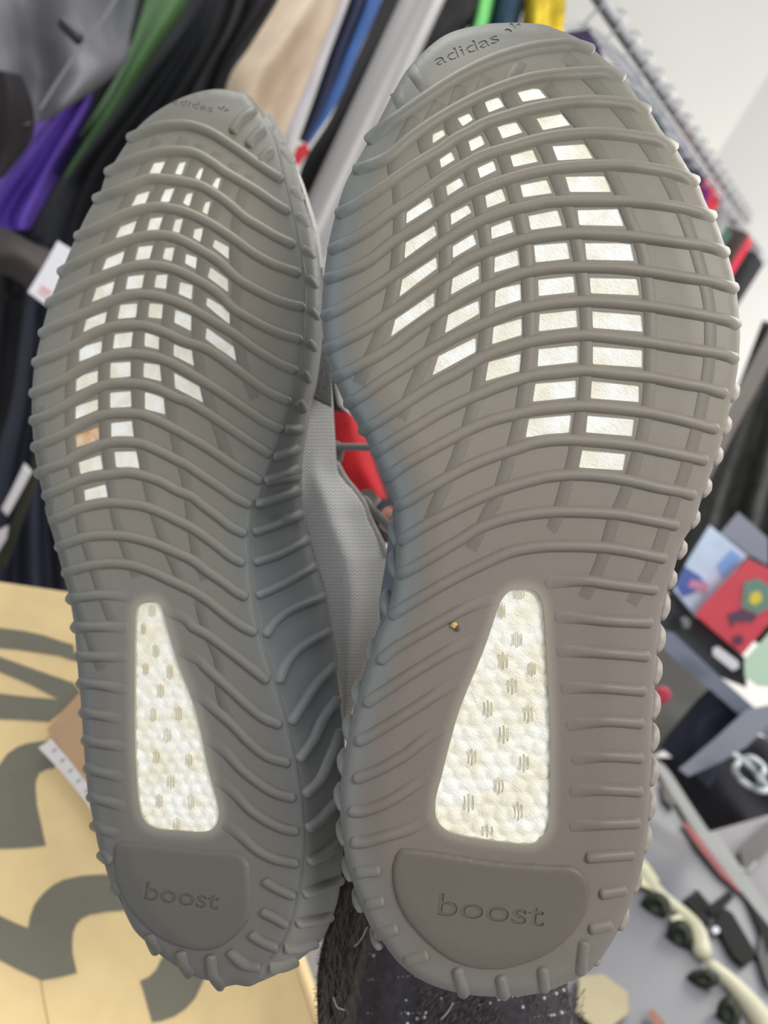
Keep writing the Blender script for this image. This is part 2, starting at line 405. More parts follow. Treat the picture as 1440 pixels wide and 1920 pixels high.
def interp_rgb(y, keys):
    ys = [k[0] for k in keys]
    return np.stack([np.interp(y, ys, [k[1][j] for k in keys]) for j in range(3)], -1)
class Sole:
    def __init__(s, side):
        s.side = side
        s.out = OUT_R if side == 'R' else OUT_L
    def z(s, x, y):
        d = dist(x, y, s.out); ins = inside(x, y, s.out); d = np.where(ins, d, -d)
        if s.side == 'R':
            z = 0.203 + 0.004*sm(700, 1700, y) + 0.02*np.clip((450-y)/400, 0, 2)**2
            z = z + 0.0022*(1-sm(0, 95, d))
            dm = d*z/FPX; R = 0.0032
        else:
            z = 0.236 + (1700-y)/1100*0.036 + 0.02*np.clip((500-y)/300, 0, 2)**2 - 0.00004*(x-300)
            z = z + 0.0015*(1-sm(0, 60, d))
            r = dist(x, y, RIDGE_L, False); r = np.where(inside(x, y, SOLE_L), -r, r)
            k = 5.0
            sp = np.where(r > 60, r, k*np.log1p(np.exp(np.clip(r, -80, 60)/k)))
            wgt = sm(260, 900, y)*0.55+0.45
            z = z + sp*z/FPX*1.45*wgt
            # shallow groove just inside the parting line
            dm = d*z/FPX; R = 0.0030
        roll = np.where(dm > R, 0, R-np.sqrt(np.maximum(R*R-np.clip(R-dm, 0, R)**2, 1e-12)))
        return z + roll + np.clip(-dm, 0, 1)*2.5
    def S(s, x, y):
        x = np.asarray(x, float); y = np.asarray(y, float); z = s.z(x, y)
        return np.stack([(x-720)/FPX*z, -(y-960)/FPX*z, z], -1)
    def N(s, x, y, e=2.0):
        a = s.S(x+e, y)-s.S(x-e, y); b = s.S(x, y-e)-s.S(x, y+e)
        n = np.cross(a, b); n[..., 2] *= 1
        # orient towards the viewer (-z in this frame)
        sg = np.where(n[..., 2] > 0, -1, 1)[..., None]
        n = n*sg
        return n/np.linalg.norm(n, axis=-1, keepdims=True)
    def col(s, x, y):
        x = np.asarray(x, float); y = np.asarray(y, float); d = dist(x, y, s.out)
        if s.side == 'R':
            c = interp_rgb(y, [(60, (112, 108, 96)), (300, (133, 127, 114)), (800, (140, 132, 121)), (1150, (130, 121, 112)), (1500, (123, 113, 105)), (1850, (122, 114, 104))])  # toe keys darkened to offset the lamp on the upturned toe
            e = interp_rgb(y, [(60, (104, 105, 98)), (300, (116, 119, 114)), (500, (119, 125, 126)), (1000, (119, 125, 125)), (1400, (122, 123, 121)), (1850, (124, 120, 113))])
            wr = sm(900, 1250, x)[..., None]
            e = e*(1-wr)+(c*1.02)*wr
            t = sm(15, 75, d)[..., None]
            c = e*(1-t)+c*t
            cut = dist(x, y, CUT_R)
        else:
            c = interp_rgb(y, [(170, (104, 101, 90)), (320, (130, 125, 112)), (500, (138, 132, 120)), (900, (136, 131, 120)), (1200, (122, 118, 111)), (1500, (114, 110, 104)), (1850, (108, 104, 97))])  # toe keys lowered here too against the lamp from above
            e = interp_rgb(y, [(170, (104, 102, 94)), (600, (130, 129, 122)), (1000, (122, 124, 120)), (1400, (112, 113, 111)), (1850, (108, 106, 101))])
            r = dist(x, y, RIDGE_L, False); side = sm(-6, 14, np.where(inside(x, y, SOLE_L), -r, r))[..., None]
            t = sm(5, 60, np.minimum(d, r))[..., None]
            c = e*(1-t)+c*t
            c = c*(1-side)+interp_rgb(y, [(300, (128, 126, 118)), (700, (118, 118, 114)), (1100, (112, 116, 118)), (1350, (116, 120, 121)), (1480, (136, 136, 133)), (1800, (122, 119, 112))])*side  # lower sidewall keys raised, making up for light missing between the shoes
            cut = dist(x, y, CUT_L)
        k = (sm(26, 0, cut) if False else (1-sm(0, 24, cut)))[..., None]   # glow through the thin rubber around the heel cut-out, painted into the colour
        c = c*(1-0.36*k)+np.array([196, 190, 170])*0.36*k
        return lin(c)

M_RUB = material('translucent_rubber', (140, 135, 126), 0.46, 900, 0.03, attr=True, bump=0.05, bscale=500, spec=0.32)
M_LIP = material('glow_tinted_lip', (172, 168, 146), 0.5, 500, 0.08)  # cream wall tint stands in for light glowing through the rubber
_b = M_RUB.node_tree.nodes['Principled BSDF']; _b.inputs['Subsurface Weight'].default_value = 0.22; _b.inputs['Subsurface Radius'].default_value = (1.0, 0.9, 0.7); _b.inputs['Subsurface Scale'].default_value = 0.0018
def foam_mat(name, rgb, rgb2):
    m = bpy.data.materials.new(name); m.use_nodes = True; nt = m.node_tree; b = nt.nodes['Principled BSDF']
    tc = nt.nodes.new('ShaderNodeTexCoord'); n = nt.nodes.new('ShaderNodeTexNoise'); n.inputs['Scale'].default_value = 140; n.inputs['Detail'].default_value = 5
    nt.links.new(tc.outputs['Object'], n.inputs['Vector'])
    r = nt.nodes.new('ShaderNodeValToRGB'); r.color_ramp.elements[0].position = 0.36; r.color_ramp.elements[1].position = 0.62
    r.color_ramp.elements[0].color = (*lin(rgb2), 1); r.color_ramp.elements[1].color = (*lin(rgb), 1)
    nt.links.new(n.outputs['Fac'], r.inputs[0]); nt.links.new(r.outputs[0], b.inputs['Base Color'])
    b.inputs['Roughness'].default_value = 0.55
    mp = nt.nodes.new('ShaderNodeMapping'); mp.inputs['Scale'].default_value = (1.0, 2.4, 2.4); mp.inputs['Rotation'].default_value = (0, math.radians(-31), 0)
    w = nt.nodes.new('ShaderNodeTexNoise'); w.inputs['Scale'].default_value = 520; w.inputs['Detail'].default_value = 3; w.inputs['Distortion'].default_value = 1.5
    nt.links.new(tc.outputs['Object'], mp.inputs['Vector']); nt.links.new(mp.outputs[0], w.inputs['Vector'])
    bp = nt.nodes.new('ShaderNodeBump'); bp.inputs['Strength'].default_value = 0.55; bp.inputs['Distance'].default_value = 0.0006
    nt.links.new(w.outputs['Fac'], bp.inputs['Height']); nt.links.new(bp.outputs[0], b.inputs['Normal'])
    return m
M_FOAM = foam_mat('white_foam', (252, 251, 246), (238, 232, 212))
M_FOAM2 = foam_mat('yellowed_foam', (252, 250, 241), (242, 235, 212))
M_STAIN = foam_mat('stained_foam', (240, 225, 200), (205, 150, 95))
M_MARK = material('foam_mark', (212, 203, 172), 0.7)

def round_poly(q, r=3.0):
    q = np.asarray(q, float); out = []; n = len(q)
    for i in range(n):
        a, b, c = q[i-1], q[i], q[(i+1) % n]
        va, vc = a-b, c-b; la, lc = np.linalg.norm(va), np.linalg.norm(vc)
        ang = np.dot(va, vc)/la/lc
        if ang < -0.94: out.append(b); continue
        rr = min(r, la*0.4, lc*0.4); p0 = b+va/la*rr; p1 = b+vc/lc*rr
        out += [p0, (p0+p1)/4+b/2, p1]
    o2 = []
    for i in range(len(out)):
        a, b = out[i], out[(i+1) % len(out)]; k = max(1, int(np.linalg.norm(b-a)//8))
        for j in range(k): o2.append(a+(b-a)*j/k)
    return np.array(o2)
def font_loops(text, size=1.0):
    cu = bpy.data.curves.new('letters', 'FONT'); cu.body = text; cu.resolution_u = 4; cu.size = size; cu.offset = 0.012 if text == 'boost' else 0.0
    o = bpy.data.objects.new('letters', cu); COL.objects.link(o)
    dg = bpy.context.evaluated_depsgraph_get(); me = bpy.data.meshes.new_from_object(o.evaluated_get(dg))
    V = np.array([v.co[:2] for v in me.vertices]); V2 = {}; ids = []; U = []
    for v in V:
        k = (round(v[0], 5), round(v[1], 5))
        if k not in V2: V2[k] = len(U); U.append(v)
        ids.append(V2[k])
    cnt = {}
    for p in me.polygons:
        vs = [ids[i] for i in p.vertices]
        for i in range(len(vs)):
            a, b = vs[i], vs[(i+1) % len(vs)]
            if a == b: continue
            cnt.setdefault((min(a, b), max(a, b)), []).append((a, b))
    nxt = {}
    for k, v in cnt.items():
        if len(v) == 1: nxt[v[0][0]] = v[0][1]
    loops = []
    while nxt:
        s = next(iter(nxt)); c = s; lp = []
        while c in nxt:
            lp.append(U[c]); c = nxt.pop(c)
        if len(lp) > 2: loops.append(np.array(lp))
    bpy.data.objects.remove(o); bpy.data.meshes.remove(me); bpy.data.curves.remove(cu)
    return loops
def text_px(text, a, b, xh, bold=0):           # letters running from pixel a to b, x-height direction perpendicular
    L = font_loops(text); allv = np.vstack(L); x0, x1 = allv[:, 0].min(), allv[:, 0].max()
    a = np.array(a, float); b = np.array(b, float); u = (b-a)/np.linalg.norm(b-a); v = np.array([u[1], -u[0]])
    sx = np.linalg.norm(b-a)/(x1-x0)
    return [a+np.outer((l[:, 0]-x0)*sx, u)+np.outer(l[:, 1]*xh/0.5, v) for l in L]

def sheet(name, sole, outline, step, h, parent, holes=(), letters=(), ldep=0.0004, rim=0, wall=0.0012, edge=None, mats=None, colmul=1.0):
    """surface piece following the sole: holes go right through, letters are sunk"""
    P2 = [outline]; E = []; n = 0
    def add(loop):
        nonlocal n
        E.extend([(n+i, n+(i+1) % len(loop)) for i in range(len(loop))]); n += len(loop)
    add(outline)
    for l in list(holes)+list(letters): P2.append(l); add(l)
    allc = np.vstack(P2)
    gx, gy = np.meshgrid(np.arange(outline[:, 0].min(), outline[:, 0].max(), step), np.arange(outline[:, 1].min(), outline[:, 1].max(), step))
    gx = gx+np.where(np.arange(gx.shape[0])[:, None] % 2, step/2, 0); gx = gx.ravel(); gy = gy.ravel()
    k = inside(gx, gy, outline) & (dist(gx, gy, outline) > step*0.5); gx, gy = gx[k], gy[k]
    cell = {}
    for p in allc: cell[(int(p[0]//(step*0.5)), int(p[1]//(step*0.5)))] = 1
    k = np.array([(int(a//(step*0.5)), int(b//(step*0.5))) not in cell for a, b in zip(gx, gy)], bool); gx, gy = gx[k], gy[k]
    pt = np.vstack([allc, np.stack([gx, gy], 1)])
    r = delaunay_2d_cdt([Vector(p) for p in pt.tolist()], E, [], 0, 1e-4)
    V = np.array([tuple(v) for v in r[0]]); F = np.array([f for f in r[2] if len(f) == 3])
    c = V[F].mean(1)
    ok = inside(c[:, 0], c[:, 1], outline)
    hole = np.zeros(len(F), bool)
    for l in holes:
        bb = (c[:, 0] > l[:, 0].min()) & (c[:, 0] < l[:, 0].max()) & (c[:, 1] > l[:, 1].min()) & (c[:, 1] < l[:, 1].max())
        i = np.where(bb)[0]
        if len(i): hole[i] |= inside(c[i, 0], c[i, 1], l)
    let = np.zeros(len(F), bool)
    for l in letters: let ^= inside(c[:, 0], c[:, 1], l)
    top = F[ok & ~hole & ~let]; lf = F[ok & ~hole & let]
    S = sole.S(V[:, 0], V[:, 1]); N = sole.N(V[:, 0], V[:, 1])
    hh = h
    if rim:
        dd = dist(V[:, 0], V[:, 1], outline); hh = (h*np.sqrt(np.clip(1-(1-np.clip(dd/rim, 0, 1))**2, 0, 1))-0.0001)[:, None]
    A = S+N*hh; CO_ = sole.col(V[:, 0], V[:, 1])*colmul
    VV = [A]; FF = [top]; fm = [np.zeros(len(top), int)]; CC = [CO_]; off = len(A)
    if len(lf):
        VV.append(A-N*ldep); CC.append(CO_*0.93); FF.append(lf+off); fm.append(np.zeros(len(lf), int)); off += len(A)
    # walls of holes and letters
    def walls(edgeset, depth, mi, cm):
        nonlocal off
        if not edgeset: return
        e = np.array(edgeset); q = []
        a, b = e[:, 0], e[:, 1]; m = len(e)
        VV.append(np.vstack([A[a], A[b], A[b]-N[b]*depth, A[a]-N[a]*depth])); CC.append(np.vstack([CO_[a], CO_[b], CO_[b], CO_[a]])*cm)
        FF.append(np.stack([np.arange(m)+off, np.arange(m)+m+off, np.arange(m)+2*m+off, np.arange(m)+3*m+off], 1)); fm.append(np.full(m, mi)); off += 4*m
    def border(fa, fb):
        s = set()
        for f in fb:
            for i in range(3): s.add((f[i], f[(i+1) % 3]))
        return [(f[i], f[(i+1) % 3]) for f in fa for i in range(3) if (f[(i+1) % 3], f[i]) in s]
    hf = F[ok & hole]
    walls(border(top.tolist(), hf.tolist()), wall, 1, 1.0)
    if len(lf): walls(border(top.tolist(), lf.tolist()), ldep, 0, 0.85)
    Vt = W(np.vstack(VV)); faces = [list(f) for blk in FF for f in blk]
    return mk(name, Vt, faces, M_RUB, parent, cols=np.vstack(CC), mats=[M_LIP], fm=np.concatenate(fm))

def ridge(name, sole, path, hw, h, parent, label=None, flat=False, fade0=False, fade1=False, cm=0.97, hz=1.0):
    """raised rib moulded on the sole along a path; hw = half width in px, h = height in m"""
    p = spline(path, 6 if not flat else 8)
    d = dist(p[:, 0], p[:, 1], sole.out); ins = inside(p[:, 0], p[:, 1], sole.out); d = np.where(ins, d, -d)
    kk = d > -1
    if kk.sum() > 3: p = p[kk]; d = d[kk]
    if not flat:      # a raised rib leans outwards in perspective: keep its crest on the traced line
        q = sole.S(p[:, 0], p[:, 1])+sole.N(p[:, 0], p[:, 1], 3.0)*h*0.45
        dl = np.stack([q[:, 0]/q[:, 2]*FPX+720, 960-q[:, 1]/q[:, 2]*FPX], 1)-p
        p = p-dl*sm(4, 30, d)[:, None]
    n = len(p)
    t = np.gradient(p, axis=0); t /= np.linalg.norm(t, axis=1)[:, None]; b = np.stack([-t[:, 1], t[:, 0]], 1)
    s = np.r_[0, np.cumsum(np.linalg.norm(np.diff(p, axis=0), axis=1))]; L = s[-1]
    if not flat:     # add rounded caps
        k = hw*0.6
        extra = [p[0]-t[0]*k*q for q in (1.0, 0.93, 0.75, 0.4)]; extra2 = [p[-1]+t[-1]*k*q for q in (0.4, 0.75, 0.93, 1.0)]
        p = np.vstack([extra, p, extra2]); t = np.vstack([[t[0]]*4, t, [t[-1]]*4]); b = np.vstack([[b[0]]*4, b, [b[-1]]*4])
        cap = np.r_[0.0, 0.37, 0.66, 0.92, np.ones(n), 0.92, 0.66, 0.37, 0.0]
        n = len(p); s = np.r_[0, np.cumsum(np.linalg.norm(np.diff(p, axis=0), axis=1))]; L = s[-1]
    else: cap = np.ones(n)
    dd_ = dist(p[:, 0], p[:, 1], sole.out); ii_ = inside(p[:, 0], p[:, 1], sole.out); dd_ = np.where(ii_, dd_, -dd_)
    hf = np.ones(n) if flat else 0.42+0.58*sm(0, 26, dd_)
    if flat: hf = sm(0, 24, s)*sm(0, 24, L-s)
    if fade0: hf *= sm(0, min(90, L*0.6), s)*0.9+0.1
    if fade1: hf *= sm(0, min(90, L*0.6), L-s)*0.9+0.1
    if flat: uu = np.array([-1, -0.96, -0.88, 0, 0.88, 0.96, 1.0]); ff = np.array([-0.6, 0.3, 1, 1, 1, 0.3, -0.6])
    else:
        uu = np.array([-1, -0.86, -0.70, -0.52, -0.3, -0.1, 0.1, 0.3, 0.52, 0.70, 0.86, 1.0])
        ff = np.clip(1-np.abs(uu/0.93)**2.3, 0, 1)**0.85; ff[0] = ff[-1] = -0.12; ff[1] = 0.16; ff[-2] = 0.16
    m = len(uu)
    X = p[:, None, 0]+b[:, None, 0]*uu[None]*hw*cap[:, None]; Y = p[:, None, 1]+b[:, None, 1]*uu[None]*hw*cap[:, None]
    S = sole.S(X, Y); Nc = sole.N(p[:, 0], p[:, 1], 3.0)[:, None, :]
    if flat: Nc = sole.N(X, Y)
    HH = (h*hf*np.sqrt(np.clip(cap, 0, 1)))[:, None]*ff[None]
    A = S+Nc*HH[..., None]
    idx = np.arange(n*m).reshape(n, m); F = np.stack([idx[:-1, :-1], idx[:-1, 1:], idx[1:, 1:], idx[1:, :-1]], -1).reshape(-1, 4)
    c = sole.col(X, Y).reshape(-1, 3)*cm
    return mk(name, W(A.reshape(-1, 3)), F, M_RUB, parent, cols=c, label=label)

def tube(name, P3, rad, mat, parent=None, nseg=10, label=None, cap=True, cols=None, kind=None, sx=1.0):
    P3 = np.asarray(P3, float); n = len(P3); rad = np.broadcast_to(np.asarray(rad, float), (n,))
    V, F, _ = tube_geo(P3, rad, nseg, cap, sx)
    return mk(name, V, F, mat, parent, label=label, kind=kind, cols=None if cols is None else np.tile(cols, (len(V), 1)))
def tube_geo(P3, rad, nseg=10, cap=True, sx=1.0):
    P3 = np.asarray(P3, float); n = len(P3); rad = np.broadcast_to(np.asarray(rad, float), (n,)).copy()
    t = np.gradient(P3, axis=0); t /= np.linalg.norm(t, axis=1)[:, None]+1e-12
    if cap:
        e0 = [P3[0]-t[0]*rad[0]*q for q in (1.0, 0.8, 0.4)]; e1 = [P3[-1]+t[-1]*rad[-1]*q for q in (0.4, 0.8, 1.0)]
        P3 = np.vstack([e0, P3, e1]); rad = np.r_[rad[0]*0.02, rad[0]*0.6, rad[0]*0.92, rad, rad[-1]*0.92, rad[-1]*0.6, rad[-1]*0.02]
        t = np.vstack([[t[0]]*3, t, [t[-1]]*3]); n = len(P3)
    up = np.array([0.3, 0.2, 0.93]); a = np.cross(t[0], up); a /= np.linalg.norm(a); V = []
    for i in range(n):
        a = a-t[i]*np.dot(a, t[i]); a /= np.linalg.norm(a); b = np.cross(t[i], a)
        for j in range(nseg):
            g = 2*math.pi*j/nseg; V.append(P3[i]+rad[i]*(a*math.cos(g)*sx+b*math.sin(g)))
    F = [(i*nseg+j, i*nseg+(j+1) % nseg, (i+1)*nseg+(j+1) % nseg, (i+1)*nseg+j) for i in range(n-1) for j in range(nseg)]
    F += [list(range(nseg))[::-1], [(n-1)*nseg+j for j in range(nseg)]]
    return np.array(V), F, n

def foam_pad(sole, cut, parent, seed, marks):
    r = np.random.RandomState(seed)
    c0 = cut.mean(0); big = c0+(cut-c0)*1.05
    step = 4.0
    gx, gy = np.meshgrid(np.arange(big[:, 0].min(), big[:, 0].max(), step), np.arange(big[:, 1].min(), big[:, 1].max(), step)); gx = gx.ravel(); gy = gy.ravel()
    k = inside(gx, gy, big) & (dist(gx, gy, big) > 2); pt = np.vstack([big, np.stack([gx[k], gy[k]], 1)])
    res = delaunay_2d_cdt([Vector(p) for p in pt.tolist()], [(i, (i+1) % len(big)) for i in range(len(big))], [], 0, 1e-4)
    V = np.array([tuple(v) for v in res[0]]); F = np.array([f for f in res[2] if len(f) == 3]); c = V[F].mean(1); F = F[inside(c[:, 0], c[:, 1], big)]
    # expanded beads pressed together: distance to jittered seeds
    seeds = []
    pitch = 30 if sole.side == 'R' else 24
    for j, yy in enumerate(np.arange(big[:, 1].min()-20, big[:, 1].max()+20, pitch*0.85)):
        for xx in np.arange(big[:, 0].min()-20, big[:, 0].max()+20, pitch):
            seeds.append((xx+(j % 2)*pitch/2+r.uniform(-6, 6), yy+r.uniform(-6, 6)))
    seeds = np.array(seeds)
    D = np.sort(np.hypot(V[:, None, 0]-seeds[None, :, 0], V[:, None, 1]-seeds[None, :, 1]), 1)
    edge = (D[:, 1]-D[:, 0])
    amt = np.interp(V[:, 1], [cut[:, 1].min(), cut[:, 1].min()+140, cut[:, 1].max()], [0.25, 0.7, 1.0])
    H_ = -0.0014+0.0009*amt*np.sqrt(np.clip(edge/pitch, 0, 1))
    A = sole.S(V[:, 0], V[:, 1])+sole.N(V[:, 0], V[:, 1])*H_[:, None]
    fo = mk('foam_panel', W(A), F, M_FOAM2, parent, label='cream white beaded foam showing through the heel opening')
    for (mx, my, mw, mh) in marks:
        n = 3; Vv = []; Ff = []; o = 0
        for q in range(n):
            x = mx+(q-(n-1)/2)*mw/n
            p = np.array([[x, my-mh/2*(1-0.25*abs(q-1))], [x+1, my], [x, my+mh/2*(1-0.25*abs(q-1))]])
            S3 = W(sole.S(p[:, 0], p[:, 1])+sole.N(p[:, 0], p[:, 1])*-0.00062)
            v, f, _ = tube_geo(S3, 0.00016, 6); Vv.append(v); Ff += [[i+o for i in g] for g in f]; o += len(v)
        mk('vent_mark', np.vstack(Vv), Ff, M_MARK, fo)

def build_shoe(side):
    sole = Sole(side)
    if side == 'R':
        root = empty('running_shoe', W(sole.S(np.array(940.), np.array(1700.))), 'right-hand grey knit running shoe, sole square to the viewer, nearest and largest of the pair', 'shoe')
        out, wins, ribs, bars, cut, pad = OUT_R, WINR, RIBR, BARR, CUT_R, PAD_R
        txt = text_px('adidas', (819, 124), (937, 78), 15); heel = text_px('boost', (818, 1711), (1017, 1733), 29)
    else:
        root = empty('running_shoe', W(sole.S(np.array(330.), np.array(1700.))), 'left-hand grey knit running shoe, tilted so its ribbed inner sidewall shows', 'shoe')
        out, wins, ribs, bars, cut, pad = OUT_L, WINL, RIBL, BARL, CUT_L, PAD_L
        txt = text_px('adidas', (322, 194), (398, 211), 9); heel = text_px('boost', (273, 1684), (411, 1704), 24)

    wl = [round_poly(w.mean(0)+(w-w.mean(0))*1.05, 2.5) for w in wins]
    # small three-leaved mark after the toe lettering
    tx, ty, ts, ta = (965, 62, 15, -0.4) if side == 'R' else (417, 212, 10, 0.25)
    leaf = []
    for a in (-0.85, 0, 0.85):
        g = np.linspace(0, 2*math.pi, 12, endpoint=False); lx = np.cos(g)*ts*0.28; ly = -ts*0.85+np.sin(g)*ts*0.5
        ca, sa = math.cos(a+ta), math.sin(a+ta); leaf.append(np.stack([tx+lx*ca-ly*sa, ty+lx*sa+ly*ca], 1))
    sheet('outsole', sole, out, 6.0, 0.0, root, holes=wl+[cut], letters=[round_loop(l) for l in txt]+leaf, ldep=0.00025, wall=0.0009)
    sheet('heel_pad', sole, closed(pad, 4), 4.0, 0.0011, root, letters=[round_loop(l) for l in heel], ldep=0.0004, rim=12, colmul=0.74 if side == 'R' else 0.78)
    for i, w in enumerate(wl):
        c0 = w.mean(0); q = c0+(w-c0)*1.06
        Sx = W(sole.S(q[:, 0], q[:, 1])+sole.N(q[:, 0], q[:, 1])*-0.0004); cc = W(sole.S(c0[0:1], c0[1:2])+sole.N(c0[0:1], c0[1:2])*-0.0003)
        n = len(Sx); st = side == 'L' and np.hypot(*(c0-np.array([162, 820]))) < 12
        mk('foam_window', np.vstack([Sx, cc]), [(j, (j+1) % n, n) for j in range(n)], M_STAIN if st else M_FOAM, root, label='orange-stained foam window' if st else None)
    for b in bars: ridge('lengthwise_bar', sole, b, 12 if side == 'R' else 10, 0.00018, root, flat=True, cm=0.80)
    for r in ribs:
        d0, d1 = [float(dist(np.array([q[0]]), np.array([q[1]]), cut)[0]) for q in (r[0], r[-1])]
        ridge('tread_rib', sole, r, 12.5 if side == 'R' else 11.3, 0.00130 if side == 'R' else 0.00155, root, fade0=d0 < 75, fade1=d1 < 75)
    if side == 'L':
        for r in SIDEL:
            up = r[:, 1].mean() < 720
            ridge('sidewall_rib', sole, r, 8 if up else 11, 0.0011 if up else 0.0019, root, cm=1.04)
        g = RIDGE_L[6:-2]; ridge('parting_line', sole, g, 3.0, 0.00022, root, cm=0.85)
    # flanks and upper behind the sole
    o2 = closed(out, 14); c = o2.mean(0); base = sole.S(o2[:, 0], o2[:, 1])
    Nn = len(o2); yy = o2[:, 1]
    hgt = np.interp(yy, [60, 400, 900, 1300, 1800], [0.030, 0.050, 0.070, 0.080, 0.080])
    ctr = np.stack([np.interp(yy, [y for y in np.linspace(yy.min(), yy.max(), 9)], [0.5*(o2[np.abs(yy-y) < 60, 0].min()+o2[np.abs(yy-y) < 60, 0].max()) for y in np.linspace(yy.min(), yy.max(), 9)]), yy*0.92+c[1]*0.08], 1)
    cen = sole.S(ctr[:, 0], ctr[:, 1])
    def ring(dz, k): 
        q = base.copy(); q[:, :2] = cen[:, :2]+(base[:, :2]-cen[:, :2])*k; q[:, 2] = base[:, 2]+dz; return q
    def loft(rings, name, mat, cols=None, cap=False, uvs=False, label=None):
        V = np.vstack(rings); F = []
        for i in range(len(rings)-1):
            for j in range(Nn): F.append((i*Nn+j, i*Nn+(j+1) % Nn, (i+1)*Nn+(j+1) % Nn, (i+1)*Nn+j))
        if cap:
            for j in range(Nn): F.append(((len(rings)-1)*Nn+j, (len(rings)-1)*Nn+(j+1) % Nn, len(V)))
            V = np.vstack([V, rings[-1].mean(0)])
        uv = None
        if uvs:
            uv = np.zeros((len(V), 2))
            for i in range(len(rings)):
                for j in range(Nn): uv[i*Nn+j] = (o2[j, 0]*0.3+i*9, o2[j, 1])
        mk(name, W(V), F, mat, root, cols=None if cols is None else cols(V), uv=uv, label=label)
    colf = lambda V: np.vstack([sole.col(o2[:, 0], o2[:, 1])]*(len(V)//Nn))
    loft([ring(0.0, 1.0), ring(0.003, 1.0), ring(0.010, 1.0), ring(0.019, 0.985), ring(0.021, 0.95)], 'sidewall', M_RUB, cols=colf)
    rg = [ring(0.0195, 0.955)]
    for t in (0.2, 0.45, 0.7, 0.88, 1.0): rg.append(ring(0.0195+t*hgt, 0.955*math.sqrt(1-(0.86*t)**2)))
    loft(rg, 'knit_upper', M_KNIT, cap=True, uvs=True)
    foam_pad(sole, cut, root, 3 if side == 'R' else 4, MARKS_R if side == 'R' else MARKS_L)
    return root, sole
def round_loop(l):
    return l
# ---------------------------------------------------------------- knit
def knit_mat():
    m = bpy.data.materials.new('grey_knit'); m.use_nodes = True; nt = m.node_tree; b = nt.nodes['Principled BSDF']; L = nt.links.new
    uv = nt.nodes.new('ShaderNodeUVMap'); uv.uv_map = 'UVMap'; sp = nt.nodes.new('ShaderNodeSeparateXYZ'); L(uv.outputs[0], sp.inputs[0])
    def M(op, a, b_=None, c=None):
        n = nt.nodes.new('ShaderNodeMath'); n.operation = op
        for i, v in enumerate((a, b_, c)):
            if v is None: continue
            if isinstance(v, (int, float)): n.inputs[i].default_value = v
            else: L(v, n.inputs[i])
        return n.outputs[0]
    u = M('DIVIDE', sp.outputs[0], 9.0); v = M('DIVIDE', sp.outputs[1], 6.5)
    fu = M('ABSOLUTE', M('SUBTRACT', M('FRACT', u), 0.5)); vv = M('ADD', v, M('MULTIPLY', fu, 1.5)); fv = M('ABSOLUTE', M('SUBTRACT', M('FRACT', vv), 0.5))
    k = M('MULTIPLY', M('SUBTRACT', 1.0, M('MULTIPLY', fv, 1.7)), M('SUBTRACT', 1.05, M('MULTIPLY', M('ABSOLUTE', M('SUBTRACT', fu, 0.25)), 1.6)))
    n = nt.nodes.new('ShaderNodeTexNoise'); n.inputs['Scale'].default_value = 0.05; n.inputs['Detail'].default_value = 3; L(uv.outputs[0], n.inputs['Vector'])
    r = nt.nodes.new('ShaderNodeMapRange'); L(k, r.inputs[0]); r.inputs[1].default_value = 0.1; r.inputs[2].default_value = 0.9; r.inputs[3].default_value = 0.0; r.inputs[4].default_value = 1.0
    mx = nt.nodes.new('ShaderNodeMix'); mx.data_type = 'RGBA'; L(r.outputs[0], mx.inputs[0])
    mx.inputs[6].default_value = (*lin((148, 147, 145)), 1); mx.inputs[7].default_value = (*lin((255, 255, 252)), 1)
    L(mx.outputs[2], b.inputs['Base Color']); b.inputs['Roughness'].default_value = 0.9
    bp = nt.nodes.new('ShaderNodeBump'); bp.inputs['Strength'].default_value = 0.7; bp.inputs['Distance'].default_value = 0.0005; L(k, bp.inputs['Height']); L(bp.outputs[0], b.inputs['Normal'])
    return m
M_KNIT = knit_mat()
shoeR, soleR = build_shoe('R')
shoeL, soleL = build_shoe('L')
for i, (x, y) in enumerate(KNOB_R+KNOB_R2):
    s = 1 if x > 930 else -1
    z0 = float(soleR.z(np.array([x-s*14.0]), np.array([float(y)]))[0])
    L_ = 0.5 if y < 1100 and s > 0 else 1.0
    p = spline(np.array([[x-s*7, y+8, z0+0.0035], [x-s*4, y-6*L_, z0+0.0065], [x-s*2, y-20*L_, z0+0.011], [x-s*4, y-32*L_, z0+0.016]]), 3)
    Q = P(p[:, 0], p[:, 1], p[:, 2]); rr = 0.0011+0.0009*np.sin(np.linspace(0.35, 2.9, len(Q)))
    tube('sidewall_rib', Q, rr, M_RUB, shoeR, cols=soleR.col(np.array([x-s*20.]), np.array([float(y)]))[0]*(1.15 if s > 0 else 1.15))
# raw edge of the mould: spur of dirt stuck to the right sole
M_GOLD = material('dried_grit', (205, 165, 90), 0.6); M_DIRT = material('dirt_smear', (92, 82, 66), 0.9)
for (x, y, r, m) in ((851, 1172, 0.0009, M_GOLD), (857, 1178, 0.0008, M_DIRT), (844, 1167, 0.0004, M_DIRT)):
    c = soleR.S(np.array(float(x)), np.array(float(y)))+soleR.N(np.array(float(x)), np.array(float(y)))*0.0004
    V = []; 
    for a in range(5):
        for b in range(8):
            th = math.pi*a/4; ph = math.pi*b/4; q = r*(0.75+0.5*random.random()); V.append(c+q*np.array([math.sin(th)*math.cos(ph), math.sin(th)*math.sin(ph), 0.5*math.cos(th)]))
    F = [(a*8+b, a*8+(b+1) % 8, (a+1)*8+(b+1) % 8, (a+1)*8+b) for a in range(4) for b in range(8)]
    mk('grit_speck', W(np.array(V)), F, m, shoeR, smooth=False)

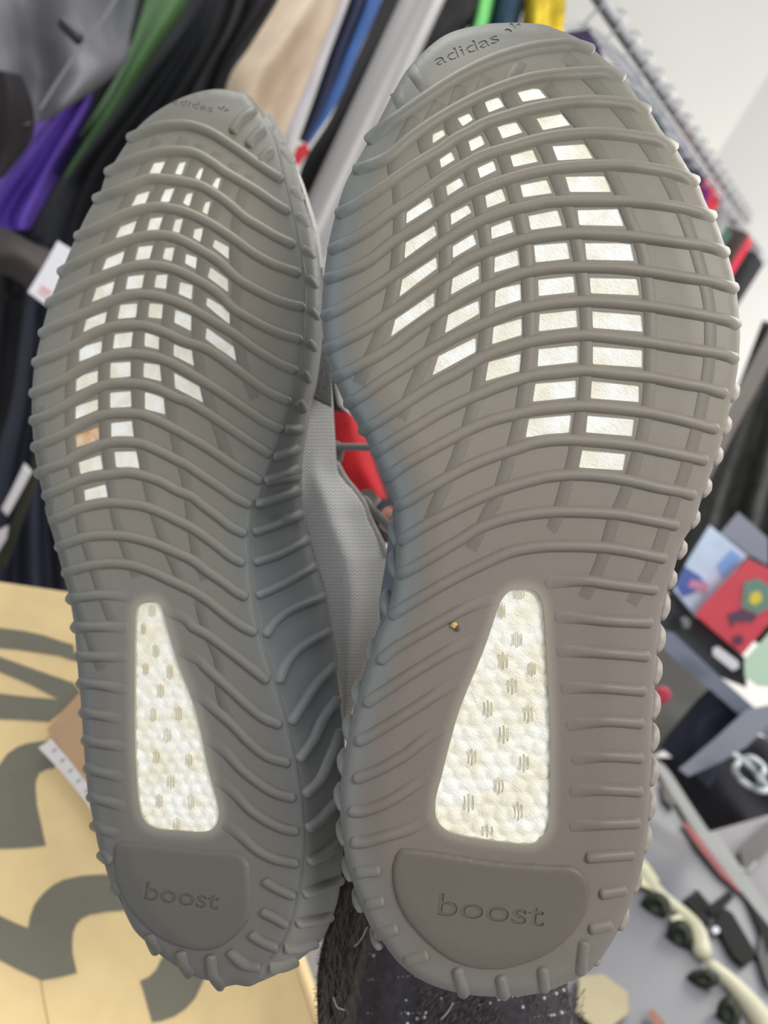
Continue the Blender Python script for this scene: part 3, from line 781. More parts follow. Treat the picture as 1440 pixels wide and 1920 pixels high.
# knitted inner side of the left shoe, between the soles
def gridmesh(name, L, R, zf, nu, mat, parent=None, uvs=True, thick=0.0, label=None, nv=60, origin=None, **kw):
    L = spline(L, 3); R = spline(R, 3)
    def rs(p, n):
        s = np.r_[0, np.cumsum(np.linalg.norm(np.diff(p, axis=0), axis=1))]; u = np.linspace(0, s[-1], n); return np.stack([np.interp(u, s, p[:, k]) for k in range(2)], 1)
    a, b = rs(L, nv), rs(R, nv); u = np.linspace(0, 1, nu)
    X = a[:, None, 0]*(1-u)+b[:, None, 0]*u; Y = a[:, None, 1]*(1-u)+b[:, None, 1]*u
    v = np.linspace(0, 1, nv)[:, None]*np.ones(nu)
    Z = zf(X, Y, np.ones((nv, 1))*u, v)
    V = P(X, Y, Z).reshape(-1, 3); idx = np.arange(nv*nu).reshape(nv, nu)
    F = np.stack([idx[:-1, :-1], idx[:-1, 1:], idx[1:, 1:], idx[1:, :-1]], -1).reshape(-1, 4).tolist()
    uv = np.stack([X, Y], -1).reshape(-1, 2)
    if thick:
        n = len(V); V2 = P(X, Y, Z+thick); V = np.vstack([V, V2.reshape(-1, 3)]); F2 = [[q+n for q in f[::-1]] for f in F]
        rim = list(idx[0])+list(idx[1:, -1])+list(idx[-1, ::-1][1:])+list(idx[::-1, 0][1:-1])
        F3 = [[rim[i], rim[i]+n, rim[(i+1) % len(rim)]+n, rim[(i+1) % len(rim)]] for i in range(len(rim))]; F = F+F2+F3; uv = np.vstack([uv, uv])
    return mk(name, V, F, mat, parent, uv=uv if uvs else None, label=label, origin=origin, **kw)
kl = pts("594,505 597,560 600,620 596,670 588,712 577,752 570,792 562,835 558,875 558,910 562,955 573,1000 588,1056 604,1108 614,1171 625,1233 634,1290 641,1362")
kr = pts("606,500 609,560 613,620 618,670 622,720 625,760 627,800 630,850 634,885 648,905 666,925 682,950 690,975 702,1000 716,1030 725,1060 722,1140 700,1230 674,1300 650,1364")
kz = lambda X, Y, u, v: 0.288+0.024*u*sm(0.1, 0.5, v)+0.004*np.sin(v*9)*u-0.007*np.exp(-((u-0.45)/0.2)**2)*sm(0.35, 0.6, v)
gridmesh('knit_inner_side', kl, kr, kz, 26, M_KNIT, shoeL, thick=0.0025, nv=150)
M_DKN = material('dark_knit', (92, 92, 90), 0.95, 900, 0.5, bump=1, bscale=1500)
M_WKN = material('pale_knit_edge', (205, 203, 198), 0.95, 1200, 0.35, bump=1, bscale=1800)
gridmesh('knit_flank_patch', pts("600,560 600,620 597,660 590,705 583,745"), pts("611,560 614,620 618,670 621,720 622,765"), lambda X, Y, u, v: 0.2835+0.010*u+0*X, 8, M_DKN, shoeL, thick=0.001, nv=40)
gridmesh('pale_knit_edging', pts("546,308 562,340 574,380 588,430 599,495 602,560 606,640"), pts("551,304 566,336 580,378 596,432 606,500 607,560 612,642"), lambda X, Y, u, v: 0.315-0.03*v+0.004*u, 5, M_WKN, shoeL, thick=0.002, nv=60)
# collar roll and laces
M_LACE = material('grey_lace', (128, 128, 128), 0.8, 900, 0.15, bump=0.5, bscale=1500)
M_COL = material('pale_collar_lining', (176, 172, 168), 0.9, 500, 0.15, bump=0.6, bscale=1200)
cp = spline(pts("630,872 646,900 664,922 680,946 690,972 706,1004 722,1040"), 4); tube('collar_roll', P(cp[:, 0], cp[:, 1], np.full(len(cp), 0.3105)), 0.0018, M_KNIT_PLAIN if False else M_COL, shoeL, nseg=8)
p = spline(pts("628,838 660,838 700,839 712,840"), 4); tube('lace', P(p[:, 0], p[:, 1], np.full(len(p), 0.318)), 0.0016, M_LACE, shoeL, nseg=8)
p = spline(pts("627,852 624,838 632,832 640,842 636,862 629,872"), 3); tube('lace_loop', P(p[:, 0], p[:, 1], np.full(len(p), 0.319)), 0.0013, M_LACE, shoeL, nseg=8)
p = spline(pts("668,932 690,950 710,968 732,990"), 4); tube('lace', P(p[:, 0], p[:, 1], np.full(len(p), 0.316)), 0.0020, M_LACE, shoeL, nseg=8)
p = spline(pts("672,946 684,936 694,950 690,968 680,962"), 3); tube('lace_loop', P(p[:, 0], p[:, 1], np.full(len(p), 0.3165)), 0.0015, M_COL, shoeL, nseg=8)
gridmesh('tongue', pts("668,932 680,918 700,918"), pts("690,958 704,952 716,940"), lambda X, Y, u, v: 0.335+0.0*X+0.003*np.sin(u*3), 10, M_COL, shoeL, thick=0.003, nv=20)
# blue grey flank strip of the right shoe seen past its inner edge
M_BLUE = material('blue_grey_rubber', (104, 116, 124), 0.55, 300, 0.08)
gridmesh('flank_strip', pts("736,955 728,1010 722,1060 714,1110 712,1150 716,1182"), pts("746,955 744,1010 746,1060 744,1110 740,1150 730,1182"), lambda X, Y, u, v: 0.232-0.012*u, 6, M_BLUE, shoeR, thick=0.001, nv=30)

# ---------------------------------------------------------------- the person holding the shoes
person = empty('person', P(870, 1400, 0.36), 'person\'s bare hand and dark flecked sleeve reaching up behind the shoes', 'person')
M_SKIN = material('skin', (188, 132, 108), 0.5, 60, 0.06, bump=0.15, bscale=300)
def hand():
    J = {}; V = []; R = []; E = []
    def v(px, py, z, r, par=None):
        V.append(P(px, py, z)); R.append(r)
        if par is not None: E.append((par, len(V)-1))
        return len(V)-1
    palm = v(850, 1120, 0.337, 0.021); wr = v(870, 1300, 0.352, 0.024, palm); v(875, 1500, 0.362, 0.031, wr)
    k = v(820, 1030, 0.333, 0.014, palm)
    for (a, b, c, r0) in (((775, 1000, 0.331), (738, 975, 0.328), (712, 966, 0.326), 0.0085), ((778, 955, 0.334), (750, 915, 0.331), (742, 880, 0.327), 0.0090), ((815, 925, 0.337), (800, 870, 0.334), (800, 835, 0.328), 0.0085), ((868, 955, 0.337), (874, 905, 0.334), (880, 870, 0.328), 0.0078)):
        x = v(*a, r0, k if a[0] < 860 else palm); x = v(*b, r0*0.93, x); v(*c, r0*0.82, x)
    t = v(930, 1120, 0.333, 0.0125, palm); t = v(975, 1060, 0.328, 0.0105, t); v(990, 1010, 0.322, 0.0088, t)
    me = bpy.data.meshes.new('hand'); base = wpos(person); me.from_pydata([tuple(q-base) for q in V], E, []); o = bpy.data.objects.new('hand', me); COL.objects.link(o)
    sk = o.modifiers.new('skin', 'SKIN'); me.skin_vertices.new() if not me.skin_vertices else None
    for i, r in enumerate(R): me.skin_vertices[0].data[i].radius = (r, r*0.85)
    me.skin_vertices[0].data[0].use_root = True
    sb = o.modifiers.new('sub', 'SUBSURF'); sb.levels = sb.render_levels = 2
    dg = bpy.context.evaluated_depsgraph_get(); m2 = bpy.data.meshes.new_from_object(o.evaluated_get(dg)); bpy.data.objects.remove(o)
    m2.materials.clear(); m2.materials.append(M_SKIN); m2.polygons.foreach_set('use_smooth', [True]*len(m2.polygons)); m2.name = 'hand'
    o = bpy.data.objects.new('hand', m2); COL.objects.link(o); o.parent = person
hand()
def cloth_fleck():
    m = material('dark_flecked_weave', (52, 49, 54), 0.95, 260, 0.45, bump=1.0, bscale=900)
    return m
M_CLOTH = cloth_fleck(); M_FRAY = material('frayed_brown_black', (52, 44, 38), 0.95, 300, 0.6, bump=1, bscale=700); M_FLK = material('white_fleck', (205, 203, 200), 0.9); M_THR = material('pale_thread', (84, 78, 74), 0.9)
# sleeve: an oval tube with creases
rows = 60; seg = 72; V = []; F = []
def sleeve_pt(v, g):
    cy = 1560+v*620; z = 0.352; w = np.interp(v, [0, 0.25, 0.45, 0.7, 1], [0.030, 0.040, 0.050, 0.0575, 0.062]); cx = np.interp(v, [0, 0.3, 0.6, 1], [872, 860, 856, 854])
    r = w*(1+0.035*math.sin(g*5+v*6)+0.02*math.sin(g*11+v*17))
    c = np.array([(cx-720)/FPX*z, -(cy-960)/FPX*z, z]); return c+np.array([math.cos(g)*r, 0.0015*math.sin(g*3), -math.sin(g)*r*0.72])
for i in range(rows):
    for j in range(seg): V.append(sleeve_pt(i/(rows-1), 2*math.pi*j/seg))
F = [(i*seg+j, i*seg+(j+1) % seg, (i+1)*seg+(j+1) % seg, (i+1)*seg+j) for i in range(rows-1) for j in range(seg)]
mk('sleeve', W(np.array(V)), F, M_CLOTH, person)
cuff = gridmesh('frayed_cuff_flap', pts("652,1385 642,1580 628,1690 612,1740 598,1800 594,1860 598,1960"), pts("684,1385 698,1600 702,1720 692,1780 676,1850 668,1900 664,1960"), lambda X, Y, u, v: 0.306-0.006*np.sin(u*math.pi)+0.0012*np.sin(u*22+v*7), 22, M_FRAY, person, thick=0.004, nv=50)  # frayed flap; its upper end is drawn up as shadow between the shoes
# white slub flecks woven in rows, and loose frayed threads
def spheres(name, C, rad, mat, parent, kind='stuff'):
    V = []; F = []; o = 0
    for c, r in zip(C, rad):
        d = np.array([(1, 0, 0), (-1, 0, 0), (0, 1.0, 0), (0, -1.0, 0), (0, 0, 1), (0, 0, -1)])*r; V.append(c+d)
        for f in ((0, 2, 4), (2, 1, 4), (1, 3, 4), (3, 0, 4), (2, 0, 5), (1, 2, 5), (3, 1, 5), (0, 3, 5)): F.append([q+o for q in f])
        o += 6
    return mk(name, np.vstack(V), F, mat, parent, kind=kind)
def on_sleeve(px, py):
    z = 0.352
    for _ in range(6):
        X = (px-720)/FPX*z; v = np.clip((py*1.0-960)*z/0.352+960, 1560, 2180); vv = (v-1560)/620
        w = np.interp(vv, [0, 0.25, 0.45, 0.7, 1], [0.030, 0.040, 0.050, 0.0575, 0.062]); cx = np.interp(vv, [0, 0.3, 0.6, 1], [872, 860, 856, 854])
        cX = (cx-720)/FPX*0.352; q = np.clip((X-cX)/w, -0.98, 0.98); z = 0.352-math.sqrt(1-q*q)*w*0.72-0.0008
    return px, py, z
fl = []; fr = []
for (y0, x0, x1, dy, st) in ((1788, 668, 740, 6, 9), (1838, 690, 780, -10, 8), (1899, 690, 800, 0, 9), (1884, 900, 1010, -30, 9), (1872, 1020, 1066, -20, 8), (1915, 960, 1090, -22, 8), (1735, 660, 720, 4, 12)):
    x = x0
    while x < x1:
        yy = y0+dy*(x-x0)/(x1-x0)+random.uniform(-1.5, 1.5); fl.append(P(*on_sleeve(x, yy))); fr.append(random.choice([0.0002, 0.00025, 0.0003, 0.0007, 0.0009]))
        x += st*random.uniform(0.5, 1.3)
for _ in range(26): fl.append(P(*on_sleeve(random.uniform(760, 1095), random.uniform(1850, 1920)))); fr.append(random.choice([0.0002, 0.0003, 0.0005, 0.0009]))
spheres('woven_flecks', fl, fr, M_FLK, person)
def threads(name, specs, rad, mat):
    V = []; F = []; o = 0
    for q in specs:
        v, f, _ = tube_geo(q, rad, 4, cap=False); V.append(v); F += [[i+o for i in g] for g in f]; o += len(v)
    mk(name, np.vstack(V), F, mat, person, kind='stuff')
sp = []
for _ in range(420):
    y = random.uniform(1650, 1925); e = np.interp(y, [1640, 1690, 1740, 1800, 1860, 1960], [648, 630, 612, 598, 594, 598]); x = e+random.uniform(0, 84)*random.random()**0.6; z = 0.2985-random.uniform(0, 0.001)
    a = random.uniform(1.2, 2.0); l = random.uniform(12, 34)
    if x < e+8: a = random.uniform(2.2, 3.4); l = random.uniform(3, 9); z = 0.303
    k = random.uniform(-4, 4); sp.append(P(np.array([x, x+math.cos(a)*l*0.5+k*0.4, x+math.cos(a)*l]), np.array([y, y+math.sin(a)*l*0.5+k, y+math.sin(a)*l]), np.array([z, z-0.0006, z])))
for _ in range(520):
    x = random.uniform(790, 1100); y = random.uniform(1848, 1930); _, _, z = on_sleeve(x, y); a = random.uniform(1.9, 2.6); l = random.uniform(8, 20)
    sp.append(P(np.array([x, x+math.cos(a)*l*0.5, x+math.cos(a)*l]), np.array([y, y+math.sin(a)*l*0.5, y+math.sin(a)*l]), np.array([z, z-0.0012, z-0.0004])))
threads('frayed_threads', sp, 0.00016, M_THR)
sp = []
for s in ("688,1738 680,1756 670,1770 664,1774", "850,1880 840,1897 826,1912", "625,1870 632,1888 646,1894"):
    p = spline(pts(s), 3); z = [on_sleeve(a, b)[2]-0.002 if a > 700 else 0.2965 for a, b in p]; sp.append(P(p[:, 0], p[:, 1], np.array(z)))
threads('loose_threads', sp, 0.00014, M_FLK)

# ---------------------------------------------------------------- cardboard shoe box
M_KRAFT = material('kraft_board', (248, 218, 160), 0.75, 45, 0.07, bump=0.1, bscale=900); M_INK = material('grey_green_ink', (126, 122, 106), 0.7, 60, 0.05)
boxp = empty('cardboard_shoe_box', P(150, 1900, 0.55), 'kraft cardboard shoe box with big curved grey-green printed letters, lower left', 'box')
BZ = 0.50
_a, _b, _c = P(0, 1150, 0.54), P(330, 1150, 0.555), P(0, 1850, 0.46)
_n = np.cross(_b-_a, _c-_a); _n /= np.linalg.norm(_n); _n *= np.sign(np.dot(_n, np.array(_f)))      # lid plane, normal pointing away from the viewer
def bp(p, dz=0.0):
    p = np.asarray(p, float).reshape(-1, 2); d = P(p[:, 0], p[:, 1], 1.0)-CO; t = np.dot(_a+_n*dz-CO, _n)/(d @ _n)
    return CO+d*t[:, None]
face = pts("-520,1015 333,1140 380,1275 440,1440 505,1620 556,1790 606,1935 660,2090 -520,2090")
n = len(face); A = bp(face); back = A+_n*0.11
mk('lid', np.vstack([A, back]), [list(range(n)), list(range(n, 2*n))[::-1]]+[[i, (i+1) % n, (i+1) % n+n, i+n] for i in range(n)], M_KRAFT, boxp, smooth=False)
def r5(s): return pts(s)/2.1818+np.array([0, 1050])
INK = ["-60,268 0,278 100,290 180,308 250,332 300,346 312,415 240,392 160,380 60,366 0,361 -60,352",
 "-60,375 0,396 100,432 200,468 300,502 330,540 250,620 200,662 100,655 0,651 -60,648 -60,540 0,546 120,560 240,570 120,508 0,458 -60,440",
 "-60,1000 -5,840 30,792 70,765 110,750 190,738 240,770 222,852 190,856 160,872 147,900 145,930 150,1000 168,1080 187,1168 100,1178 0,1182 -60,1184",
 "-60,1435 0,1456 60,1484 115,1506 122,1460 140,1410 180,1360 220,1328 260,1308 330,1292 400,1287 520,1285 540,1432 440,1438 370,1450 335,1466 312,1490 298,1525 295,1570 297,1610 306,1650 315,1690 240,1708 170,1720 80,1680 0,1638 -60,1610",
 "572,1722 610,1705 640,1675 660,1630 700,1600 860,1640 832,1720 800,1790 760,1835 710,1868 660,1886 622,1892 604,1830 588,1770"]
for s in INK:
    q = r5(s); q = np.array(q); a = bp(q, -0.0004); b = bp(q, 0.0003); m = len(q)
    mk('printed_letter', np.vstack([a, b]), [list(range(m))]+[[i, (i+1) % m, (i+1) % m+m, i+m] for i in range(m)], M_INK, boxp, smooth=False, label='grey-green printed letter')
cr = r5("138,1590 160,1680 178,1790 202,1920"); tube('crease', bp(cr, 0.0), 0.0004, material('crease_brown', (186, 146, 98), 0.8), boxp, nseg=6)
cr = pts("600,1935 553,1790 500,1620"); tube('lid_edge', bp(cr-np.array([3, 0]), -0.0003), 0.0009, material('pale_board_edge', (236, 205, 158), 0.8), boxp, nseg=6)
# tag and white label lying on the box
def slab(name, poly, zf, thick, mat, label=None, cat=None, group=None, parent=None, bevel=0.0, kind=None):
    q = np.asarray(poly, float); z = np.array([zf(a, b) if callable(zf) else zf for a, b in q]); c = q.mean(0)
    n = len(q); e = c+(q-c)*(1-bevel)
    V = np.vstack([P(e[:, 0], e[:, 1], z), P(q[:, 0], q[:, 1], z+thick*0.25), P(q[:, 0], q[:, 1], z+thick)])
    F = [list(range(n))]+[[i+k*n, (i+1) % n+k*n, (i+1) % n+(k+1)*n, i+(k+1)*n] for k in (0, 1) for i in range(n)]+[list(range(2*n, 3*n))[::-1]]
    o = mk(name, V, F, mat, parent, smooth=False)
    return tag(o, label, cat, group, kind)
def bz(a, b):
    d = P(a, b, 1.0)-CO; return float(np.dot(_a-CO, _n)/np.dot(d, _n))
slab('hang_tag', pts("88,1367 150,1297 260,1240 300,1400 220,1560 165,1478 120,1412"), lambda a, b: bz(a, b)-0.004, 0.0015, material('tan_card', (196, 160, 124), 0.7, 60, 0.05), 'plain tan card tag lying on the shoe box beside the left sole', 'tag', bevel=0.01)
wl_ = slab('paper_label', pts("72,1402 97,1385 130,1425 172,1480 230,1560 215,1590 163,1507 118,1450"), lambda a, b: bz(a, b)-0.0055, 0.0008, material('label_white', (232, 226, 224), 0.6), 'narrow white paper label over the tan tag on the box', 'label', bevel=0.01)
M_PR = material('faint_print', (176, 168, 172), 0.7)
for k in range(5):
    x, y = 97+k*15, 1408+k*19; slab('print_line', [(x, y), (x+8, y-5), (x+10, y-2), (x+2, y+3)], bz(x, y)-0.0057, 0.0001, M_PR, parent=wl_)

# ---------------------------------------------------------------- the shop: floor and walls
M_FLR = material('pale_shop_floor', (150, 150, 154), 0.35, 3, 0.08); M_WALL = material('cream_wall', (238, 235, 226), 0.9, 2, 0.02); M_WALL2 = material('greyish_wall', (228, 225, 219), 0.9, 2, 0.02)
def box(name, lo, hi, mat, parent=None, label=None, cat=None, kind=None, rot=0, bev=0.0, origin=None):
    lo, hi = np.array(lo, float), np.array(hi, float); V = np.array([[x, y, z] for x in (lo[0], hi[0]) for y in (lo[1], hi[1]) for z in (lo[2], hi[2])])
    F = [(0, 1, 3, 2), (4, 6, 7, 5), (0, 4, 5, 1), (2, 3, 7, 6), (0, 2, 6, 4), (1, 5, 7, 3)]
    o = mk(name, V, F, mat, parent, smooth=False, origin=origin); return tag(o, label, cat, None, kind)
box('floor', (-4, -2.5, -0.05), (5, 6, 0), M_FLR, kind='structure')
cr0 = P(1392, 215, 4.2)
def vwall(name, a, b, mat):
    a, b = np.array(a[:2]), np.array(b[:2]); d = (b-a)/np.linalg.norm(b-a); nn = np.array([-d[1], d[0]])*0.1
    if nn[1] < 0 and abs(nn[1]) > 0.03: nn = -nn
    V = [[*p, z] for z in (0, 4.6) for p in (a, b, b+nn, a+nn)]
    mk(name, V, [(0, 1, 2, 3)[::-1], (4, 5, 6, 7), (0, 1, 5, 4), (1, 2, 6, 5), (2, 3, 7, 6), (3, 0, 4, 7)], mat, smooth=False, kind='structure')
vwall('wall_back', (-4.0, cr0[1]+1.2), (cr0[0], cr0[1]), M_WALL)
vwall('wall_right', (cr0[0], cr0[1]), (cr0[0]+2.6, cr0[1]-1.6), M_WALL2)

# ---------------------------------------------------------------- hanging clothes
def drape(name, L, R, zL, zR, rgb, label, cat='garment', folds=3, amp=0.02, curl=0.04, thick=0.02, group=None, rough=0.8, n2=0.1, seams=(), sheen=0.0, spec=0.3, nv=50, nu=40, zend=0.0, ph=0.0):
    m = material(name+'_cloth', rgb, rough, 25, n2, bump=0.25, bscale=160, spec=spec, sheen=sheen)
    z = lambda X, Y, u, v: zL*(1-u)+zR*u+amp*np.sin(u*folds*2*math.pi+1.5*np.sin(v*3+ph)+ph)*(0.5+0.5*v)+amp*0.5*np.sin(v*7+u*5+ph)+curl*np.abs(2*u-1)**3+zend*v
    o = gridmesh(name, pts(L), pts(R), z, nu, m, uvs=False, thick=thick, nv=nv); return tag(o, label, cat, group)
drape('black_jacket', "-140,-160 -150,200 -120,520 -160,900 -150,1240", "120,-160 150,100 120,330 90,700 60,1300", 1.55, 1.50, (40, 40, 44), 'black garment filling the left edge below the padded jacket', folds=3, amp=0.02)
jk = drape('padded_jacket', "-130,-120 -120,60 -90,180 -60,260 20,240", "280,-120 262,-20 246,60 226,130 98,222", 0.86, 0.95, (112, 111, 117), 'charcoal padded jacket with a stitched seam, top left corner', 'jacket', folds=2, amp=0.035, curl=0.05, rough=0.6, n2=0.2, spec=0.5, ph=1.0)
q = spline(pts("235,-30 190,40 150,90 110,150 75,205"), 6); tube('seam', P(q[:, 0], q[:, 1], np.full(len(q), 0.855)), 0.0016, material('seam_thread', (124, 124, 128), 0.7), jk)
q = spline(pts("120,45 133,58 147,72"), 4); tube('jacket_snap', P(q[:, 0], q[:, 1], np.full(len(q), 0.86)), 0.007, material('dark_toggle', (34, 40, 38), 0.5), jk)
drape('dark_sleeve', "-60,120 -50,200 -60,300 -40,360", "40,140 62,200 60,260 10,330", 0.84, 0.85, (24, 20, 24), 'dark plum sleeve hanging below the padded jacket', 'sleeve', folds=1, amp=0.01)
drape('purple_garment', "130,150 70,220 10,300 -60,400 -40,430", "178,180 160,230 130,300 90,370 55,432", 0.98, 1.02, (108, 78, 182), 'purple garment hanging beside the green one', folds=2, amp=0.02, curl=0.05)
drape('green_garment', "290,-60 268,20 235,110 185,200 140,270 105,330", "382,-60 345,20 285,110 225,200 175,262 125,334", 1.05, 1.02, (84, 120, 76), 'green garment hanging between the padded jacket and black coats', folds=1, amp=0.02, curl=0.06)
drape('long_black_dress', "20,-60 20,100 -10,260 -40,420 -60,560", "420,-60 380,100 300,260 220,420 160,560", 1.30, 1.34, (22, 23, 26), 'long black dress hanging behind the green and purple garments', 'dress', folds=3, amp=0.02)
drape('black_coat', "370,-80 330,40 230,190 120,330 60,450 110,520", "450,-80 420,60 350,200 280,330 250,480 240,640", 1.12, 1.10, (30, 31, 36), 'black coat hanging right of the green garment', 'coat', folds=2, amp=0.02)
drape('dark_grey_coat', "440,-80 405,40 350,150 300,260 250,420", "478,-80 450,40 400,140 360,240 330,420", 1.16, 1.12, (58, 57, 62), 'dark grey coat edge hanging between two black coats', 'coat', folds=1, amp=0.01, curl=0.03)
drape('black_trousers', "470,-80 430,40 380,150 330,300", "560,-80 520,20 460,120 410,300", 1.15, 1.17, (28, 27, 30), 'black trousers hanging beside the beige ones', 'trousers', folds=1, amp=0.02)
drape('beige_trousers', "560,-80 522,0 470,85 425,160 400,330", "660,-80 640,10 610,90 570,180 535,262 520,380", 1.10, 1.08, (206, 186, 164), 'beige trousers hanging above the left toe', 'trousers', folds=1.5, amp=0.018, curl=0.02, n2=0.12)
drape('pale_grey_shirt', "654,-80 634,10 600,95 560,190 530,265 528,330", "676,-80 650,12 622,90 585,185 556,250 545,300", 1.06, 1.05, (196, 192, 196), 'pale grey shirt edge between beige trousers and navy shirt', 'shirt', folds=0.5, amp=0.004, curl=0.03)
drape('navy_shirt', "680,-80 655,0 620,95 590,180 560,262", "706,-80 686,0 650,95 618,180 575,270", 1.09, 1.08, (58, 62, 86), 'narrow navy shirt edge beside the blue shirt', 'shirt', folds=0.5, amp=0.004, curl=0.02)
drape('blue_shirt', "704,-80 682,0 646,95 606,190 572,262", "738,-80 712,10 674,95 634,190 580,272", 1.08, 1.09, (64, 98, 158), 'bright blue shirt edge hanging left of the chrome post', 'shirt', folds=0.5, amp=0.004, curl=0.03)
slab('red_garment_tag', pts("556,276 575,266 580,284 560,312 548,298"), 1.07, 0.01, material('tag_red', (190, 30, 44), 0.6), 'small red tag at the end of the blue shirt', 'tag', bevel=0.05)
drape('black_dress', "744,-80 712,10 668,110 620,220 560,330 540,520", "800,-60 770,20 720,120 670,240 620,400 600,600", 1.22, 1.24, (30, 29, 32), 'black dress hanging behind the chrome post', 'dress', folds=1, amp=0.02)
drape('black_blouse', "850,-60 820,30 770,110 720,190 690,260", "900,-60 900,20 870,60 820,120 790,260", 1.25, 1.30, (26, 26, 28), 'black blouse hanging just right of the chrome post', 'blouse', folds=1, amp=0.02)
drape('bright_green_shirt', "905,-60 896,-20 886,30 870,80", "938,-60 930,-10 918,40 900,80", 1.30, 1.32, (120, 205, 118), 'bright green top showing above the right toe', 'top', folds=0.5, amp=0.005)
drape('dark_teal_shirt', "938,-60 928,0 915,50 900,90", "992,-60 985,0 975,40 960,90", 1.33, 1.34, (34, 58, 78), 'dark teal top above the right toe, left of the yellow one', 'top', folds=1, amp=0.01)
drape('yellow_shirt', "992,-60 984,0 978,40 970,90", "1066,-60 1062,0 1055,60 1040,110", 1.36, 1.38, (214, 186, 50), 'yellow patterned top above the right toe', 'top', folds=1.5, amp=0.02, n2=0.5)
# satin post
M_STEEL = material('satin_steel', (150, 147, 146), 0.45, metal=0.4)
a, b = P(834, -90, 1.0), P(608, 398, 1.0); d = (b-a); k = 0.055
q = np.array([a-d*0.5+d*t*1.9 for t in np.linspace(0, 1, 12)])
po = tube('rack_post', q, 0.027, M_STEEL, nseg=40, cap=False); tag(po, 'satin metal rack post running up between the two toes', 'post')

# receding rail with small hanging garments and clear hangers
r0, r1 = P(1105, -30, 1.35), P(1402, 414, 2.75)
M_RAIL = material('grey_rail', (130, 130, 136), 0.35, metal=0.7); M_HANG = material('clear_plastic', (245, 245, 250), 0.08, spec=0.6, trans=0.9); M_HOOK = material('hook_wire', (150, 150, 152), 0.3, metal=0.9)
rail = tube('clothes_rail', np.array([r0+(r1-r0)*t for t in np.linspace(-0.25, 1, 14)]), 0.013, M_RAIL, nseg=14); tag(rail, 'grey metal clothes rail receding across the cream wall', 'rail')
down = np.array([0, 0, -1.0]); rd = (r1-r0)/np.linalg.norm(r1-r0); side = np.cross(rd, down); side /= np.linalg.norm(side)
G = [((58, 50, 84), 'violet top nearest the near end of the rail'), ((92, 76, 74), 'brown top with a rounded shoulder on the rail'), ((50, 52, 70), 'slate navy top hanging on the rail'), ((44, 66, 72), 'dark teal green top on the rail'), ((96, 104, 112), 'mid grey top on the rail'), ((46, 46, 58), 'ink coloured top on the rail before the purple ones'),
     ((88, 48, 118), 'purple top on the rail'), ((36, 32, 44), 'black top between the purple and magenta tops'), ((140, 44, 120), 'magenta top on the rail'), ((214, 60, 70), 'coral red top on the rail, nearer one'), ((44, 48, 50), 'dark charcoal top on the rail after the coral one'), ((110, 112, 110), 'ash grey top on the rail'),
     ((38, 72, 62), 'bottle green top on the rail'), ((60, 44, 40), 'dark brown top on the rail'), ((206, 52, 74), 'crimson top near the far end of the rail'), ((222, 160, 84), 'orange top near the far end of the rail'), ((52, 48, 52), 'dark top beside the orange one'), ((28, 28, 32), 'black top at the far end of the rail')]
N_G = len(G)
for i, (rgb, lab) in enumerate(G):
    t = 0.03+0.93*i/(N_G-1); c = r0+(r1-r0)*t
    z = 1.35+1.4*t
    # hanger: hook over the rail, neck, shoulders
    h = empty('clothes_hanger', c, 'clear plastic hanger on the grey rail, one of the row', 'hanger', 'clear hangers along the rail')
    rr = 0.02; hk = [c+side*math.cos(g)*rr-down*(0.004+math.sin(g)*rr) for g in np.linspace(-0.2, math.pi, 12)]+[c-side*rr-down*-0.0, c-side*0.006+down*0.03, c+down*0.055]
    tube('hook', np.array(hk), 0.0025, M_HOOK, h, nseg=6)
    tilt = random.uniform(-0.05, 0.05); w = 0.15
    bar = [c+down*(0.055+0.055*abs(s)**1.4)+side*w*s+rd*tilt*s for s in np.linspace(-1, 1, 13)]
    tube('shoulder_bar', np.array(bar), 0.006, M_HANG, h, nseg=6)
    tube('lower_bar', np.array([bar[0], c+down*0.118-side*0.05, c+down*0.118+side*0.05, bar[-1]]), 0.004, M_HANG, h, nseg=6)
    # garment: tall soft slab hanging from the shoulders
    m = material('rail_garment_cloth', rgb, 0.85, 20, 0.15, bump=0.3, bscale=80); rows, cols_ = 16, 17; V = []; hgt = 0.62+random.uniform(-0.06, 0.06); th = 0.016+random.uniform(0, 0.01)
    for k in range(rows):
        v = k/(rows-1)
        for j in range(cols_*2):
            s = -1+2*(j % cols_)/(cols_-1); sg = 1 if j < cols_ else -1; ww = (0.06 if i < 3 else 0.125)*(1+0.12*v); dz = 0.062+0.06*abs(s)**1.5*(1-v)
            V.append(c+down*(dz+v*hgt)+side*ww*s+rd*(sg*th*(1-abs(s)**4)*(0.5+0.5*v)+tilt*s*0.5+0.006*math.sin(s*9+v*4+i)))
    F = []
    for sgn in (0, 1):
        o = sgn*cols_
        for k in range(rows-1):
            for j in range(cols_-1): F.append((k*cols_*2+o+j, k*cols_*2+o+j+1, (k+1)*cols_*2+o+j+1, (k+1)*cols_*2+o+j))
    for k in range(rows-1):
        for j in (0, cols_-1): F.append((k*cols_*2+j, k*cols_*2+cols_+j, (k+1)*cols_*2+cols_+j, (k+1)*cols_*2+j))
    g = mk('hanging_shirt', np.array(V)+down*random.uniform(-0.012, 0.025)+side*random.uniform(-0.03, 0.03), F, m, smooth=True, origin=c+down*hgt); tag(g, lab, 'top', 'small tops on the receding rail')

